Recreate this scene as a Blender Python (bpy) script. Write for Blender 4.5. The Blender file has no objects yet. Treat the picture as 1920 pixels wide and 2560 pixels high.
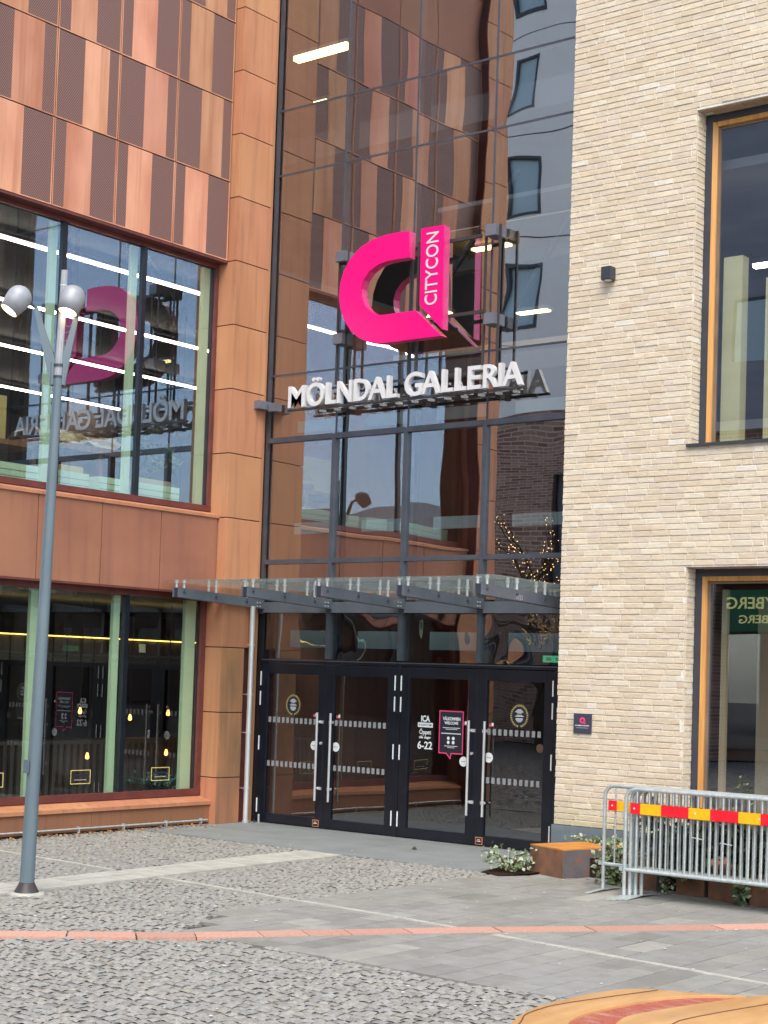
import bpy, bmesh, math, random
from mathutils import Vector, Matrix
R = math.radians
random.seed(7)
S = bpy.context.scene
COL = S.collection
# ---------------------------------------------------------------- camera
cd = bpy.data.cameras.new('camera'); cam = bpy.data.objects.new('camera', cd); COL.objects.link(cam)
rt = Vector((0.78614896, 0.61719928, 0.03216945)); up = Vector((0.00165561, -0.05415392, 0.99853123)); fw = Vector((-0.61803485, 0.78494102, 0.04359489))
M4 = Matrix((rt, up, -fw)).transposed().to_4x4(); M4.translation = Vector((0, 0, 1.95))
cam.matrix_world = M4
cd.sensor_fit = 'VERTICAL'; cd.sensor_height = 36; cd.sensor_width = 27
cd.lens = 4037.52 / 2560 * 36; cd.shift_x = -8.76 / 2560; cd.shift_y = 229.86 / 2560
cd.clip_end = 500; cd.clip_start = 0.05
S.camera = cam
# ---------------------------------------------------------------- light
SUN_EL, SUN_AZ = R(52), math.atan2(0.45, -0.9)      # azimuth as x,y of the direction to the sun
sd = Vector((0.62, -0.78, 0)).normalized() * math.cos(SUN_EL); sd.z = math.sin(SUN_EL)
w = bpy.data.worlds.new('World'); S.world = w; w.use_nodes = True
nt = w.node_tree; bg = nt.nodes['Background']; sky = nt.nodes.new('ShaderNodeTexSky')
sky.sky_type = 'NISHITA'; sky.sun_disc = False; sky.sun_elevation = SUN_EL
sky.sun_rotation = math.atan2(sd.x, sd.y); sky.air_density = 1.0; sky.dust_density = 0.9; sky.ozone_density = 1.0
hs = nt.nodes.new('ShaderNodeHueSaturation'); hs.inputs['Saturation'].default_value = 0.75
nt.links.new(sky.outputs[0], hs.inputs['Color']); nt.links.new(hs.outputs[0], bg.inputs[0]); bg.inputs[1].default_value = 0.15
sl = bpy.data.lights.new('sun', 'SUN'); sl.energy = 1.5; sl.angle = R(40); sl.color = (1, .90, .75)
so = bpy.data.objects.new('sun', sl); COL.objects.link(so); so.rotation_euler = sd.to_track_quat('Z', 'Y').to_euler()
S.view_settings.view_transform = 'Standard'; S.view_settings.look = 'None'
S.view_settings.exposure = 1.25; S.view_settings.gamma = 1
S.render.engine = 'CYCLES'
S.cycles.max_bounces = 10; S.cycles.transparent_max_bounces = 24; S.cycles.glossy_bounces = 5

# ---------------------------------------------------------------- materials
def mat(name, col=(.5, .5, .5), rough=.5, metal=0, spec=.5, emit=None, es=0):
    m = bpy.data.materials.new(name); m.use_nodes = True
    b = m.node_tree.nodes['Principled BSDF']
    b.inputs['Base Color'].default_value = (*col, 1); b.inputs['Roughness'].default_value = rough
    b.inputs['Metallic'].default_value = metal; b.inputs['Specular IOR Level'].default_value = spec
    if emit: b.inputs['Emission Color'].default_value = (*emit, 1); b.inputs['Emission Strength'].default_value = es
    return m
def N(m, t, **k):
    n = m.node_tree.nodes.new(t)
    for a, v in k.items():
        if a in n.inputs: n.inputs[a].default_value = v
        else: setattr(n, a, v)
    return n
def LK(m, a, b): m.node_tree.links.new(a, b)
def B(m): return m.node_tree.nodes['Principled BSDF']
def noisy(m, c1, c2, scale=(3, 3, 3), detail=4, lo=.35, hi=.65, bump=0, bscale=40, rnd=0, attr=False, streak=None, dist=.01):
    """two-tone procedural colour in object space, optional bump, per object tint"""
    tc = N(m, 'ShaderNodeTexCoord'); mp = N(m, 'ShaderNodeMapping'); mp.inputs['Scale'].default_value = scale
    LK(m, tc.outputs['Object'], mp.inputs[0])
    no = N(m, 'ShaderNodeTexNoise'); no.inputs['Scale'].default_value = 1; no.inputs['Detail'].default_value = detail
    LK(m, mp.outputs[0], no.inputs['Vector'])
    rp = N(m, 'ShaderNodeValToRGB'); rp.color_ramp.elements[0].position = lo; rp.color_ramp.elements[1].position = hi
    rp.color_ramp.elements[0].color = (*c1, 1); rp.color_ramp.elements[1].color = (*c2, 1)
    LK(m, no.outputs['Fac'], rp.inputs[0]); out = rp.outputs[0]
    if streak:
        mp2 = N(m, 'ShaderNodeMapping'); mp2.inputs['Scale'].default_value = streak[0]; LK(m, tc.outputs['Object'], mp2.inputs[0])
        n2 = N(m, 'ShaderNodeTexNoise'); n2.inputs['Scale'].default_value = 1; n2.inputs['Detail'].default_value = 5; LK(m, mp2.outputs[0], n2.inputs['Vector'])
        r2 = N(m, 'ShaderNodeValToRGB'); r2.color_ramp.elements[0].position = .5; r2.color_ramp.elements[1].position = .75; LK(m, n2.outputs['Fac'], r2.inputs[0])
        mu = N(m, 'ShaderNodeMath', operation='MULTIPLY'); mu.inputs[1].default_value = streak[2]; LK(m, r2.outputs[0], mu.inputs[0])
        mx = N(m, 'ShaderNodeMixRGB'); LK(m, mu.outputs[0], mx.inputs[0]); LK(m, out, mx.inputs[1]); mx.inputs[2].default_value = (*streak[1], 1); out = mx.outputs[0]
    if rnd:
        oi = N(m, 'ShaderNodeObjectInfo'); mr = N(m, 'ShaderNodeMapRange'); mr.inputs[3].default_value = 1 - rnd; mr.inputs[4].default_value = 1 + rnd
        LK(m, oi.outputs['Random'], mr.inputs[0]); h = N(m, 'ShaderNodeHueSaturation'); LK(m, mr.outputs[0], h.inputs['Value']); wn_ = N(m, 'ShaderNodeTexWhiteNoise', noise_dimensions='1D'); LK(m, oi.outputs['Random'], wn_.inputs['W']); m2_ = N(m, 'ShaderNodeMapRange'); m2_.inputs[3].default_value = .5 - rnd * .10; m2_.inputs[4].default_value = .5 + rnd * .07; LK(m, wn_.outputs['Value'], m2_.inputs[0]); LK(m, m2_.outputs[0], h.inputs['Hue']); LK(m, out, h.inputs['Color']); out = h.outputs[0]
    if attr:
        at = N(m, 'ShaderNodeVertexColor', layer_name='tint'); mx = N(m, 'ShaderNodeMixRGB', blend_type='MULTIPLY'); mx.inputs[0].default_value = 1
        LK(m, out, mx.inputs[1]); LK(m, at.outputs[0], mx.inputs[2]); out = mx.outputs[0]
    LK(m, out, B(m).inputs['Base Color'])
    if bump:
        n3 = N(m, 'ShaderNodeTexNoise'); n3.inputs['Scale'].default_value = bscale; n3.inputs['Detail'].default_value = 6; LK(m, tc.outputs['Object'], n3.inputs['Vector'])
        bp = N(m, 'ShaderNodeBump'); bp.inputs['Strength'].default_value = bump; bp.inputs['Distance'].default_value = dist
        LK(m, n3.outputs['Fac'], bp.inputs['Height']); LK(m, bp.outputs[0], B(m).inputs['Normal'])
    return m
copper = noisy(mat('copper_cladding', rough=.62, spec=.3), (.50, .215, .125), (.64, .32, .20), (2.4, 2.4, .8), lo=.35, hi=.65, rnd=.17, streak=((11, 11, .45), (.38, .15, .085), .75))
copper_warm = noisy(mat('copper_pillar', rough=.6, spec=.3), (.44, .19, .095), (.53, .25, .13), (2, 2, .8), lo=.3, hi=.7, rnd=.06, streak=((12, 12, .7), (.30, .14, .08), .7))
copper_worn = noisy(mat('weathered_copper', rough=.65, spec=.25), (.24, .13, .075), (.44, .20, .095), (2.2, 2.2, .9), lo=.35, hi=.65, rnd=.05, streak=((22, 22, 1), (.20, .12, .08), .6))
copper_low = noisy(mat('copper_spandrel', rough=.6, spec=.3), (.29, .12, .075), (.38, .17, .10), (.8, .8, 1.2), lo=.3, hi=.7, rnd=.04, streak=((8, 8, .6), (.21, .095, .07), .55))
copper_base = noisy(mat('copper_base', rough=.65, spec=.25), (.26, .12, .065), (.34, .15, .085), (1, 1, 2), lo=.3, hi=.7, rnd=.05, streak=((16, 16, 1), (.15, .10, .07), .5))
darkred = noisy(mat('dark_red_metal', rough=.5), (.115, .03, .025), (.16, .042, .035), (6, 6, 6))
# perforated cladding: small dark holes on a diagonal grid
perf = mat('perforated_copper', rough=.6, spec=.3)
tc = N(perf, 'ShaderNodeTexCoord'); sp = N(perf, 'ShaderNodeSeparateXYZ'); LK(perf, tc.outputs['Object'], sp.inputs[0])
def mth(m, op, a, b=None):
    n = N(m, 'ShaderNodeMath', operation=op)
    for i, v in enumerate((a, b)):
        if v is None: continue
        if isinstance(v, (int, float)): n.inputs[i].default_value = v
        else: LK(m, v, n.inputs[i])
    return n.outputs[0]
a1 = mth(perf, 'SINE', mth(perf, 'MULTIPLY', mth(perf, 'ADD', sp.outputs['Y'], sp.outputs['Z']), 2 * math.pi / .034))
a2 = mth(perf, 'SINE', mth(perf, 'MULTIPLY', mth(perf, 'SUBTRACT', sp.outputs['Y'], sp.outputs['Z']), 2 * math.pi / .020))
hole = mth(perf, 'GREATER_THAN', mth(perf, 'ADD', mth(perf, 'MULTIPLY', a1, 1.3), mth(perf, 'MULTIPLY', a2, .5)), -.12)
mx = N(perf, 'ShaderNodeMixRGB'); LK(perf, hole, mx.inputs[0]); mx.inputs[1].default_value = (.30, .16, .125, 1); mx.inputs[2].default_value = (.09, .055, .058, 1)
LK(perf, mx.outputs[0], B(perf).inputs['Base Color'])
black = noisy(mat('black_frame', rough=.32), (.007, .009, .015), (.011, .013, .021), (5, 5, 5))
greyframe = noisy(mat('grey_aluminium', rough=.4, metal=.3), (.07, .08, .10), (.09, .10, .125), (5, 5, 5))
steelgrey = noisy(mat('painted_steel', rough=.45), (.12, .125, .155), (.15, .155, .185), (4, 4, 4), bump=.1)
anthr = noisy(mat('anthracite_metal', rough=.45), (.035, .038, .052), (.045, .05, .065), (5, 5, 5))
stainless = noisy(mat('stainless_steel', rough=.35, metal=.5), (.62, .62, .63), (.75, .75, .74), (20, 20, 3))
galv = noisy(mat('galvanised_steel', rough=.42, metal=.45), (.42, .47, .47), (.60, .64, .63), (25, 25, 25), lo=.3, hi=.7, bump=.15, bscale=60)
silverm = noisy(mat('lamp_head_silver', rough=.5, metal=.25), (.30, .31, .33), (.38, .39, .41), (8, 8, 8))
lampgrey = noisy(mat('lamp_pole_paint', rough=.4), (.105, .145, .17), (.13, .175, .20), (9, 9, 1.5))
green_yel = noisy(mat('yellow_green_lining', rough=.6), (.62, .60, .36), (.70, .68, .42), (1, 1, 4))
green_lin = noisy(mat('pale_green_lining', rough=.6), (.60, .74, .45), (.66, .80, .50), (1, 1, 4))
wood = noisy(mat('orange_wood_frame', rough=.5), (.48, .21, .045), (.62, .30, .07), (30, 30, 1.5))
mortar = noisy(mat('mortar', rough=.95, spec=.1), (.68, .64, .56), (.78, .74, .65), (30, 30, 30), bump=.5, bscale=90)
brickm = noisy(mat('cream_brick', rough=.9, spec=.15), (.82, .82, .82), (1, 1, 1), (14, 14, 40), lo=.25, hi=.7, bump=.6, bscale=70, attr=True)
plinthm = noisy(mat('grey_plinth', rough=.6), (.13, .16, .18), (.17, .20, .22), (3, 3, 8), streak=((14, 14, 2), (.10, .11, .10), .4))
pink = noisy(mat('magenta_acrylic', rough=.3), (.82, .0, .185), (.88, .0, .20), (2, 2, 2))
pinkside = noisy(mat('magenta_edge', rough=.25), (.66, .04, .19), (.74, .07, .24), (6, 6, 6))
white = noisy(mat('white_paint', rough=.5), (.60, .60, .61), (.66, .66, .67), (6, 6, 6))
blackback = noisy(mat('dark_back_panel', rough=.5), (.035, .03, .03), (.05, .042, .042), (6, 6, 6))
rust = noisy(mat('rusty_steel', rough=.85, spec=.15), (.17, .09, .06), (.26, .13, .075), (6, 6, 6), bump=.4, bscale=60, streak=((14, 14, 14), (.10, .09, .09), .6))
rusttop = noisy(mat('orange_rust_top', rough=.85, spec=.15), (.46, .19, .045), (.56, .25, .065), (6, 6, 6), bump=.4, bscale=60)
rustgrey = noisy(mat('grey_rust_side', rough=.8, spec=.2), (.12, .11, .115), (.15, .135, .14), (5, 5, 5), bump=.4, bscale=60, streak=((11, 11, 11), (.30, .10, .04), .9))
soilm = noisy(mat('soil', rough=1, spec=.05), (.025, .015, .012), (.05, .03, .022), (40, 40, 40), bump=1, bscale=60)
leafm = noisy(mat('ivy_leaf', rough=.5), (.05, .10, .03), (.16, .20, .08), (25, 25, 25), lo=.3, hi=.7)
leafpale = noisy(mat('pale_ivy_leaf', rough=.5), (.16, .24, .12), (.42, .47, .32), (40, 40, 40), lo=.4, hi=.6)
leafdark = noisy(mat('dark_leaf', rough=.5), (.012, .022, .012), (.04, .06, .03), (25, 25, 25))
barkm = noisy(mat('bark', rough=.9), (.06, .045, .03), (.11, .08, .055), (30, 30, 8))
stonem = noisy(mat('granite_cobble', rough=.8, spec=.3), (.72, .71, .69), (1, 1, 1), (50, 50, 50), lo=.3, hi=.65, bump=.6, bscale=120, attr=True)
paverm = noisy(mat('grey_paver', rough=.75, spec=.3), (.80, .80, .80), (1, 1, 1), (7, 7, 7), lo=.3, hi=.7, bump=.25, bscale=220, attr=True, streak=((1.3, 1.3, 1.3), (.72, .71, .68), .6))
jointm = noisy(mat('ground_joint', rough=1, spec=.05), (.06, .05, .048), (.10, .09, .08), (9, 9, 9), bump=.6, bscale=60)
groundm = mat('distant_cobbles', rough=.85, spec=.3)
_tc = N(groundm, 'ShaderNodeTexCoord'); _vo = N(groundm, 'ShaderNodeTexVoronoi', feature='DISTANCE_TO_EDGE'); _vo.inputs['Scale'].default_value = 10.5; _vo.inputs['Randomness'].default_value = .45
LK(groundm, _tc.outputs['Object'], _vo.inputs['Vector']); _vc = N(groundm, 'ShaderNodeTexVoronoi'); _vc.inputs['Scale'].default_value = 10.5; _vc.inputs['Randomness'].default_value = .45; LK(groundm, _tc.outputs['Object'], _vc.inputs['Vector'])
_r = N(groundm, 'ShaderNodeValToRGB'); _r.color_ramp.elements[0].position = .04; _r.color_ramp.elements[1].position = .14; _r.color_ramp.elements[0].color = (.045, .04, .036, 1); _r.color_ramp.elements[1].color = (.33, .32, .29, 1)
_h = N(groundm, 'ShaderNodeRGBToBW'); _m = N(groundm, 'ShaderNodeMapRange'); _m.inputs[3].default_value = .75; _m.inputs[4].default_value = 1.25; LK(groundm, _vc.outputs['Color'], _h.inputs[0]); LK(groundm, _h.outputs[0], _m.inputs[0])
_hv = N(groundm, 'ShaderNodeHueSaturation'); LK(groundm, _vo.outputs['Distance'], _r.inputs[0]); LK(groundm, _r.outputs[0], _hv.inputs['Color']); LK(groundm, _m.outputs[0], _hv.inputs['Value']); LK(groundm, _hv.outputs[0], B(groundm).inputs['Base Color'])
_b = N(groundm, 'ShaderNodeBump'); _b.inputs['Distance'].default_value = .012; _b.inputs['Strength'].default_value = .8; LK(groundm, _r.outputs[0], _b.inputs['Height']); LK(groundm, _b.outputs[0], B(groundm).inputs['Normal'])
slabm = noisy(mat('entrance_slab_stone', rough=.7, spec=.3), (.20, .215, .215), (.25, .265, .265), (2.5, 2.5, 2.5), lo=.3, hi=.7, bump=.2, bscale=200)
bandm = noisy(mat('white_stone', rough=.8, spec=.25), (.38, .37, .325), (.50, .49, .43), (4, 9, 4), lo=.3, hi=.7, bump=.4, bscale=110, streak=((6, 3, 6), (.28, .27, .24), .5))
redm = noisy(mat('red_granite', rough=.8, spec=.25), (.50, .28, .215), (.60, .35, .275), (60, 60, 60), bump=.3, bscale=160, attr=True)
ledm = mat('led_strip', emit=(1, .82, .66), es=11)
warmled = mat('warm_led', emit=(1, .62, .12), es=1.5)
bulbm = mat('bulb_glow', emit=(1, .42, .09), es=2.6)
tubem = mat('tube_glow', emit=(1, .66, .22), es=4)
lensm = mat('lamp_lens', emit=(1, .70, .42), es=9); lensrim = mat('lamp_lens_rim', emit=(1, .33, .09), es=3)
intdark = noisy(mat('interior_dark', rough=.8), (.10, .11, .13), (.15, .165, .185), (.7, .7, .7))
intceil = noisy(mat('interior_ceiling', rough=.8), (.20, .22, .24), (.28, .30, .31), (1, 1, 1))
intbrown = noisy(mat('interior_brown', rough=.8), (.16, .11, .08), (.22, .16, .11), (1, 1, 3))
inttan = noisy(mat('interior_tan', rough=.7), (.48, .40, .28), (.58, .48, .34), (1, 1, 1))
paleband = noisy(mat('pale_balustrade', rough=.4), (.25, .33, .34), (.30, .38, .38), (2, 2, 2))
orange = noisy(mat('bench_timber', rough=.38, spec=.5), (.50, .255, .085), (.62, .35, .14), (14, 2.2, 14), lo=.3, hi=.7, bump=.25, bscale=30, streak=((5, 3, 5), (.34, .19, .09), .6))
seamm = mat('dark_seam', (.12, .05, .02), .8)
mosaic = noisy(mat('red_terrazzo', rough=.6), (.30, .06, .035), (.46, .12, .07), (120, 120, 120), detail=2, streak=((7, 22, 7), (.50, .40, .30), .5))
goldm = noisy(mat('gold_leaf', rough=.4), (.72, .58, .18), (.85, .70, .28), (20, 20, 20))
stickw = noisy(mat('sticker_white', rough=.5), (.74, .74, .74), (.82, .82, .82), (20, 20, 20))
stickpink = mat('sticker_pink', (.75, .06, .18), .5); stickorange = mat('sticker_orange', (.75, .22, .07), .5)
stickdark = mat('sticker_dark', (.02, .018, .03), .5); stickred = mat('sticker_red', (.55, .10, .12), .5)
dashm = noisy(mat('frosted_dash', rough=.6), (.24, .24, .25), (.32, .32, .33), (30, 30, 30))
faint = mat('faint_print', (.5, .42, .45), .6)
redrefl = noisy(mat('red_reflective', rough=.35), (.72, .008, .02), (.80, .015, .03), (30, 30, 30))
yelrefl = noisy(mat('yellow_reflective', rough=.35), (.80, .42, .006), (.88, .48, .01), (30, 30, 30))
plaquem = mat('plaque_slate', (.045, .05, .08), .45)
greybld = noisy(mat('grey_render', rough=.8), (.92, .905, .88), (.95, .94, .92), (.5, .5, .5))
brownbr = mat('brown_brick', rough=.9)
bt = N(brownbr, 'ShaderNodeTexBrick'); tcb = N(brownbr, 'ShaderNodeTexCoord'); mpb = N(brownbr, 'ShaderNodeMapping'); mpb.inputs['Rotation'].default_value = (R(90), 0, 0)
LK(brownbr, tcb.outputs['Object'], mpb.inputs[0]); LK(brownbr, mpb.outputs[0], bt.inputs[0])
bt.inputs['Scale'].default_value = 1; bt.inputs['Brick Width'].default_value = .34; bt.inputs['Row Height'].default_value = .10; bt.inputs['Mortar Size'].default_value = .012
bt.inputs['Color1'].default_value = (.22, .10, .07, 1); bt.inputs['Color2'].default_value = (.42, .26, .19, 1); bt.inputs['Mortar'].default_value = (.5, .44, .38, 1)
LK(brownbr, bt.outputs[0], B(brownbr).inputs['Base Color'])
signgreen = mat('sign_green', (.01, .14, .06), .5); signgold = mat('sign_lettering', (.50, .52, .22), .5, emit=(.6, .6, .25), es=.4)
fairym = mat('fairy_glow', emit=(1, .55, .16), es=3.5)
winpale = mat('pale_window', (.40, .55, .62), .3, 0, .8)
plasticm = noisy(mat('plastic_wrap', rough=.25), (.50, .34, .16), (.82, .68, .40), (4, 4, 9), lo=.4, hi=.6, bump=.8, bscale=14, dist=.03)
yellowm = noisy(mat('yellow_board', rough=.6), (.78, .62, .20), (.84, .68, .24), (3, 3, 3))
deskwood = noisy(mat('desk_wood', rough=.5), (.30, .13, .05), (.40, .19, .08), (3, 12, 3))
exitm = mat('exit_green', (.02, .25, .10), .5, emit=(.1, .9, .35), es=.22)

def glass(name, tint, refl, warp, wscale=.8, gtint=(.97, .98, 1)):
    m = bpy.data.materials.new(name); m.use_nodes = True; t = m.node_tree; t.nodes.remove(t.nodes['Principled BSDF'])
    out = t.nodes['Material Output']
    tr = N(m, 'ShaderNodeBsdfTransparent'); tr.inputs[0].default_value = (*tint, 1)
    gl = N(m, 'ShaderNodeBsdfGlossy'); gl.inputs['Roughness'].default_value = 0.0; gl.inputs['Color'].default_value = (*gtint, 1)
    fr = N(m, 'ShaderNodeLayerWeight'); fr.inputs[0].default_value = .5
    ad = mth(m, 'ADD', mth(m, 'MULTIPLY', mth(m, 'POWER', fr.outputs['Facing'], 5), .95), refl + .04); cl = N(m, 'ShaderNodeClamp'); LK(m, ad, cl.inputs[0])
    mx = N(m, 'ShaderNodeMixShader'); LK(m, cl.outputs[0], mx.inputs[0]); LK(m, tr.outputs[0], mx.inputs[1]); LK(m, gl.outputs[0], mx.inputs[2]); LK(m, mx.outputs[0], out.inputs[0])
    if warp:
        tc = N(m, 'ShaderNodeTexCoord'); no = N(m, 'ShaderNodeTexNoise'); no.inputs['Scale'].default_value = wscale; no.inputs['Detail'].default_value = 1.2
        oi = N(m, 'ShaderNodeObjectInfo'); va = N(m, 'ShaderNodeVectorMath', operation='ADD'); vm = N(m, 'ShaderNodeMath', operation='MULTIPLY'); vm.inputs[1].default_value = 37
        LK(m, oi.outputs['Random'], vm.inputs[0]); LK(m, tc.outputs['Object'], va.inputs[0]); LK(m, vm.outputs[0], va.inputs[1]); LK(m, va.outputs[0], no.inputs['Vector'])
        bp = N(m, 'ShaderNodeBump'); bp.inputs['Strength'].default_value = 1; bp.inputs['Distance'].default_value = warp; LK(m, no.outputs['Fac'], bp.inputs['Height']); LK(m, bp.outputs[0], gl.inputs['Normal'])
    return m
gl_win = glass('window_glass', (.84, .91, .93), .26, .0008, gtint=(.62, .80, 1.0))
gl_right = glass('square_window_glass', (.86, .88, .86), .26, .0012)
gl_low = glass('shop_glass', (.78, .86, .86), .13, .0008)
gl_cur = glass('curtain_glass', (.84, .89, .90), .34, .011, .6)
gl_door = glass('door_glass', (.66, .70, .78), .13, .006, .9)
gl_warp = glass('warped_glass', (.70, .78, .82), .20, .05, 1.2)
gl_can = glass('canopy_glass', (.80, .88, .87), .02, 0)
_t = gl_can.node_tree; _o = _t.nodes['Material Output']; _l = _o.inputs[0].links[0].from_socket
_tl = N(gl_can, 'ShaderNodeBsdfTranslucent'); _tl.inputs[0].default_value = (.80, .86, .84, 1); _mx = N(gl_can, 'ShaderNodeMixShader'); _mx.inputs[0].default_value = .07
LK(gl_can, _l, _mx.inputs[1]); LK(gl_can, _tl.outputs[0], _mx.inputs[2]); LK(gl_can, _mx.outputs[0], _o.inputs[0])
gl_far = glass('far_glass', (.3, .35, .4), .25, 0)

# ---------------------------------------------------------------- mesh helpers
class MB:
    """collects shapes, links them as ONE mesh object"""
    def __init__(s): s.v = []; s.f = []; s.mi = []; s.mats = []; s.sm = []; s.tint = []
    def m(s, mt):
        if mt not in s.mats: s.mats.append(mt)
        return s.mats.index(mt)
    def add(s, vs, fs, mt, smooth=False, tint=None):
        o = len(s.v); s.v += [tuple(v) for v in vs]; k = s.m(mt)
        for f in fs: s.f.append(tuple(i + o for i in f)); s.mi.append(k); s.sm.append(smooth); s.tint.append(tint or (1, 1, 1))
        return s
    def box(s, a, b, mt, bev=0, tint=None):
        x0, y0, z0 = [min(p, q) for p, q in zip(a, b)]; x1, y1, z1 = [max(p, q) for p, q in zip(a, b)]
        if bev:
            bm = bmesh.new(); bmesh.ops.create_cube(bm, size=1)
            for v in bm.verts: v.co = Vector(((x0 + x1) / 2 + v.co.x * (x1 - x0), (y0 + y1) / 2 + v.co.y * (y1 - y0), (z0 + z1) / 2 + v.co.z * (z1 - z0)))
            bmesh.ops.bevel(bm, geom=bm.edges[:], offset=bev, segments=2, affect='EDGES', clamp_overlap=True)
            bm.verts.index_update(); s.add([v.co for v in bm.verts], [[v.index for v in f.verts] for f in bm.faces], mt, tint=tint); bm.free(); return s
        return s.add([(x0, y0, z0), (x1, y0, z0), (x1, y1, z0), (x0, y1, z0), (x0, y0, z1), (x1, y0, z1), (x1, y1, z1), (x0, y1, z1)],
                     [(3, 2, 1, 0), (4, 5, 6, 7), (0, 1, 5, 4), (1, 2, 6, 5), (2, 3, 7, 6), (3, 0, 4, 7)], mt, tint=tint)
    def quad(s, a, b, c, d, mt): return s.add([a, b, c, d], [(0, 1, 2, 3)], mt)
    def prism(s, poly, d, mt, mtside=None):
        """poly: closed 3D loop; d: extrusion vector"""
        n = len(poly); d = Vector(d); P = [Vector(p) for p in poly]; Q = [p + d for p in P]
        s.add(P, [tuple(range(n))[::-1]], mt); s.add(Q, [tuple(range(n))], mtside or mt)
        for i in range(n):
            j = (i + 1) % n; s.add([P[i], P[j], Q[j], Q[i]], [(0, 1, 2, 3)], mtside or mt)
        return s
    def tube(s, pts, rad, mt, seg=10, caps=True):
        pts = [Vector(p) for p in pts]; n = len(pts); rs = rad if isinstance(rad, (list, tuple)) else [rad] * n; vs = []; prev = None
        for i, p in enumerate(pts):
            d = (pts[min(i + 1, n - 1)] - pts[max(i - 1, 0)]).normalized()
            if prev is None: a = d.orthogonal().normalized()
            else: a = (prev - d * prev.dot(d)).normalized()
            prev = a; b = d.cross(a)
            for k in range(seg):
                t = 2 * math.pi * k / seg; vs.append(p + (a * math.cos(t) + b * math.sin(t)) * rs[i])
        fs = [(i * seg + k, i * seg + (k + 1) % seg, (i + 1) * seg + (k + 1) % seg, (i + 1) * seg + k) for i in range(n - 1) for k in range(seg)]
        s.add(vs, fs, mt, True)
        if caps: s.add([vs[k] for k in range(seg)], [tuple(range(seg))[::-1]], mt); s.add([vs[(n - 1) * seg + k] for k in range(seg)], [tuple(range(seg))], mt)
        return s
    def lathe(s, prof, mt, seg=24, org=(0, 0, 0), axis=(0, 0, 1)):
        """prof: (r, t) along axis"""
        ax = Vector(axis).normalized(); a = ax.orthogonal().normalized(); b = ax.cross(a); org = Vector(org); vs = []
        for r, t in prof:
            for k in range(seg):
                q = 2 * math.pi * k / seg; vs.append(org + ax * t + (a * math.cos(q) + b * math.sin(q)) * r)
        fs = [(i * seg + k, i * seg + (k + 1) % seg, (i + 1) * seg + (k + 1) % seg, (i + 1) * seg + k) for i in range(len(prof) - 1) for k in range(seg)]
        return s.add(vs, fs, mt, True)
    def build(s, name, bevel=0):
        me = bpy.data.meshes.new(name); me.from_pydata(s.v, [], s.f)
        for mt in s.mats: me.materials.append(mt)
        me.polygons.foreach_set('material_index', s.mi); me.polygons.foreach_set('use_smooth', s.sm)
        if any(t != (1, 1, 1) for t in s.tint):
            ca = me.color_attributes.new('tint', 'FLOAT_COLOR', 'CORNER'); buf = []
            for f, t in zip(s.f, s.tint): buf += [*t, 1] * len(f)
            ca.data.foreach_set('color', buf)
        me.update(); o = bpy.data.objects.new(name, me); COL.objects.link(o)
        if bevel:
            bm_ = o.modifiers.new('bevel', 'BEVEL'); bm_.width = bevel; bm_.segments = 2; bm_.limit_method = 'ANGLE'
        return o
def abspos(p): return Vector((0, 0, 0)) if p.parent else Vector(p.location)
def part(mb, name, parent, bevel=0, label=None):
    """a child mesh written in world coordinates"""
    o = mb.build(name, bevel); o.parent = parent; o.matrix_parent_inverse = Matrix.Translation(-abspos(parent))
    if label: o['label'] = label
    return o
def tag(o, label=None, cat=None, group=None, kind=None):
    if label: o['label'] = label
    if cat: o['category'] = cat
    if group: o['group'] = group
    if kind: o['kind'] = kind
    return o
def thing(name, label, cat, loc=(0, 0, 0), group=None):
    o = bpy.data.objects.new(name, None); COL.objects.link(o); o.location = loc; o.empty_display_size = .2
    return tag(o, label, cat, group)
def box(a, b, mt, bev=0): return MB().box(a, b, mt, bev)
def textmesh(s, mt, x0, x1, z0, z1, y, depth=.004, fit='box', offset=0, bev=0, rot=0, flip=False):
    """lettering on a plane facing -Y, fitted into x0..x1, z0..z1; returns an MB"""
    cu = bpy.data.curves.new('lettering', 'FONT'); cu.body = s; cu.extrude = .5; cu.offset = offset; cu.resolution_u = 4
    if bev: cu.bevel_depth = bev; cu.bevel_resolution = 1
    ob = bpy.data.objects.new('lettering', cu); COL.objects.link(ob); bpy.context.view_layer.update()
    me = bpy.data.meshes.new_from_object(ob.evaluated_get(bpy.context.evaluated_depsgraph_get()))
    vs = [v.co.copy() for v in me.vertices]; fs = [tuple(p.vertices) for p in me.polygons]
    bpy.data.objects.remove(ob); bpy.data.curves.remove(cu); bpy.data.meshes.remove(me)
    if rot: vs = [Vector((-v.y, v.x, v.z)) for v in vs]
    ax, bx = min(v.x for v in vs), max(v.x for v in vs); ay, by = min(v.y for v in vs), max(v.y for v in vs); az, bz = min(v.z for v in vs), max(v.z for v in vs)
    sx = (x1 - x0) / (bx - ax); sz = (z1 - z0) / (by - ay)
    if flip: out = [Vector((x1 - (v.x - ax) * sx, y + (v.z - az) / (bz - az) * depth, z0 + (v.y - ay) * sz)) for v in vs]
    else: out = [Vector((x0 + (v.x - ax) * sx, y - (v.z - az) / (bz - az) * depth, z0 + (v.y - ay) * sz)) for v in vs]
    return MB().add(out, fs, mt)
def disc(x, z, r, y, mt, rz=None, seg=24, t=.003):
    rz = rz or r; P = [(x + r * math.cos(2 * math.pi * k / seg), y, z + rz * math.sin(2 * math.pi * k / seg)) for k in range(seg)]
    return MB().prism(P[::-1], (0, -t, 0), mt)
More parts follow.
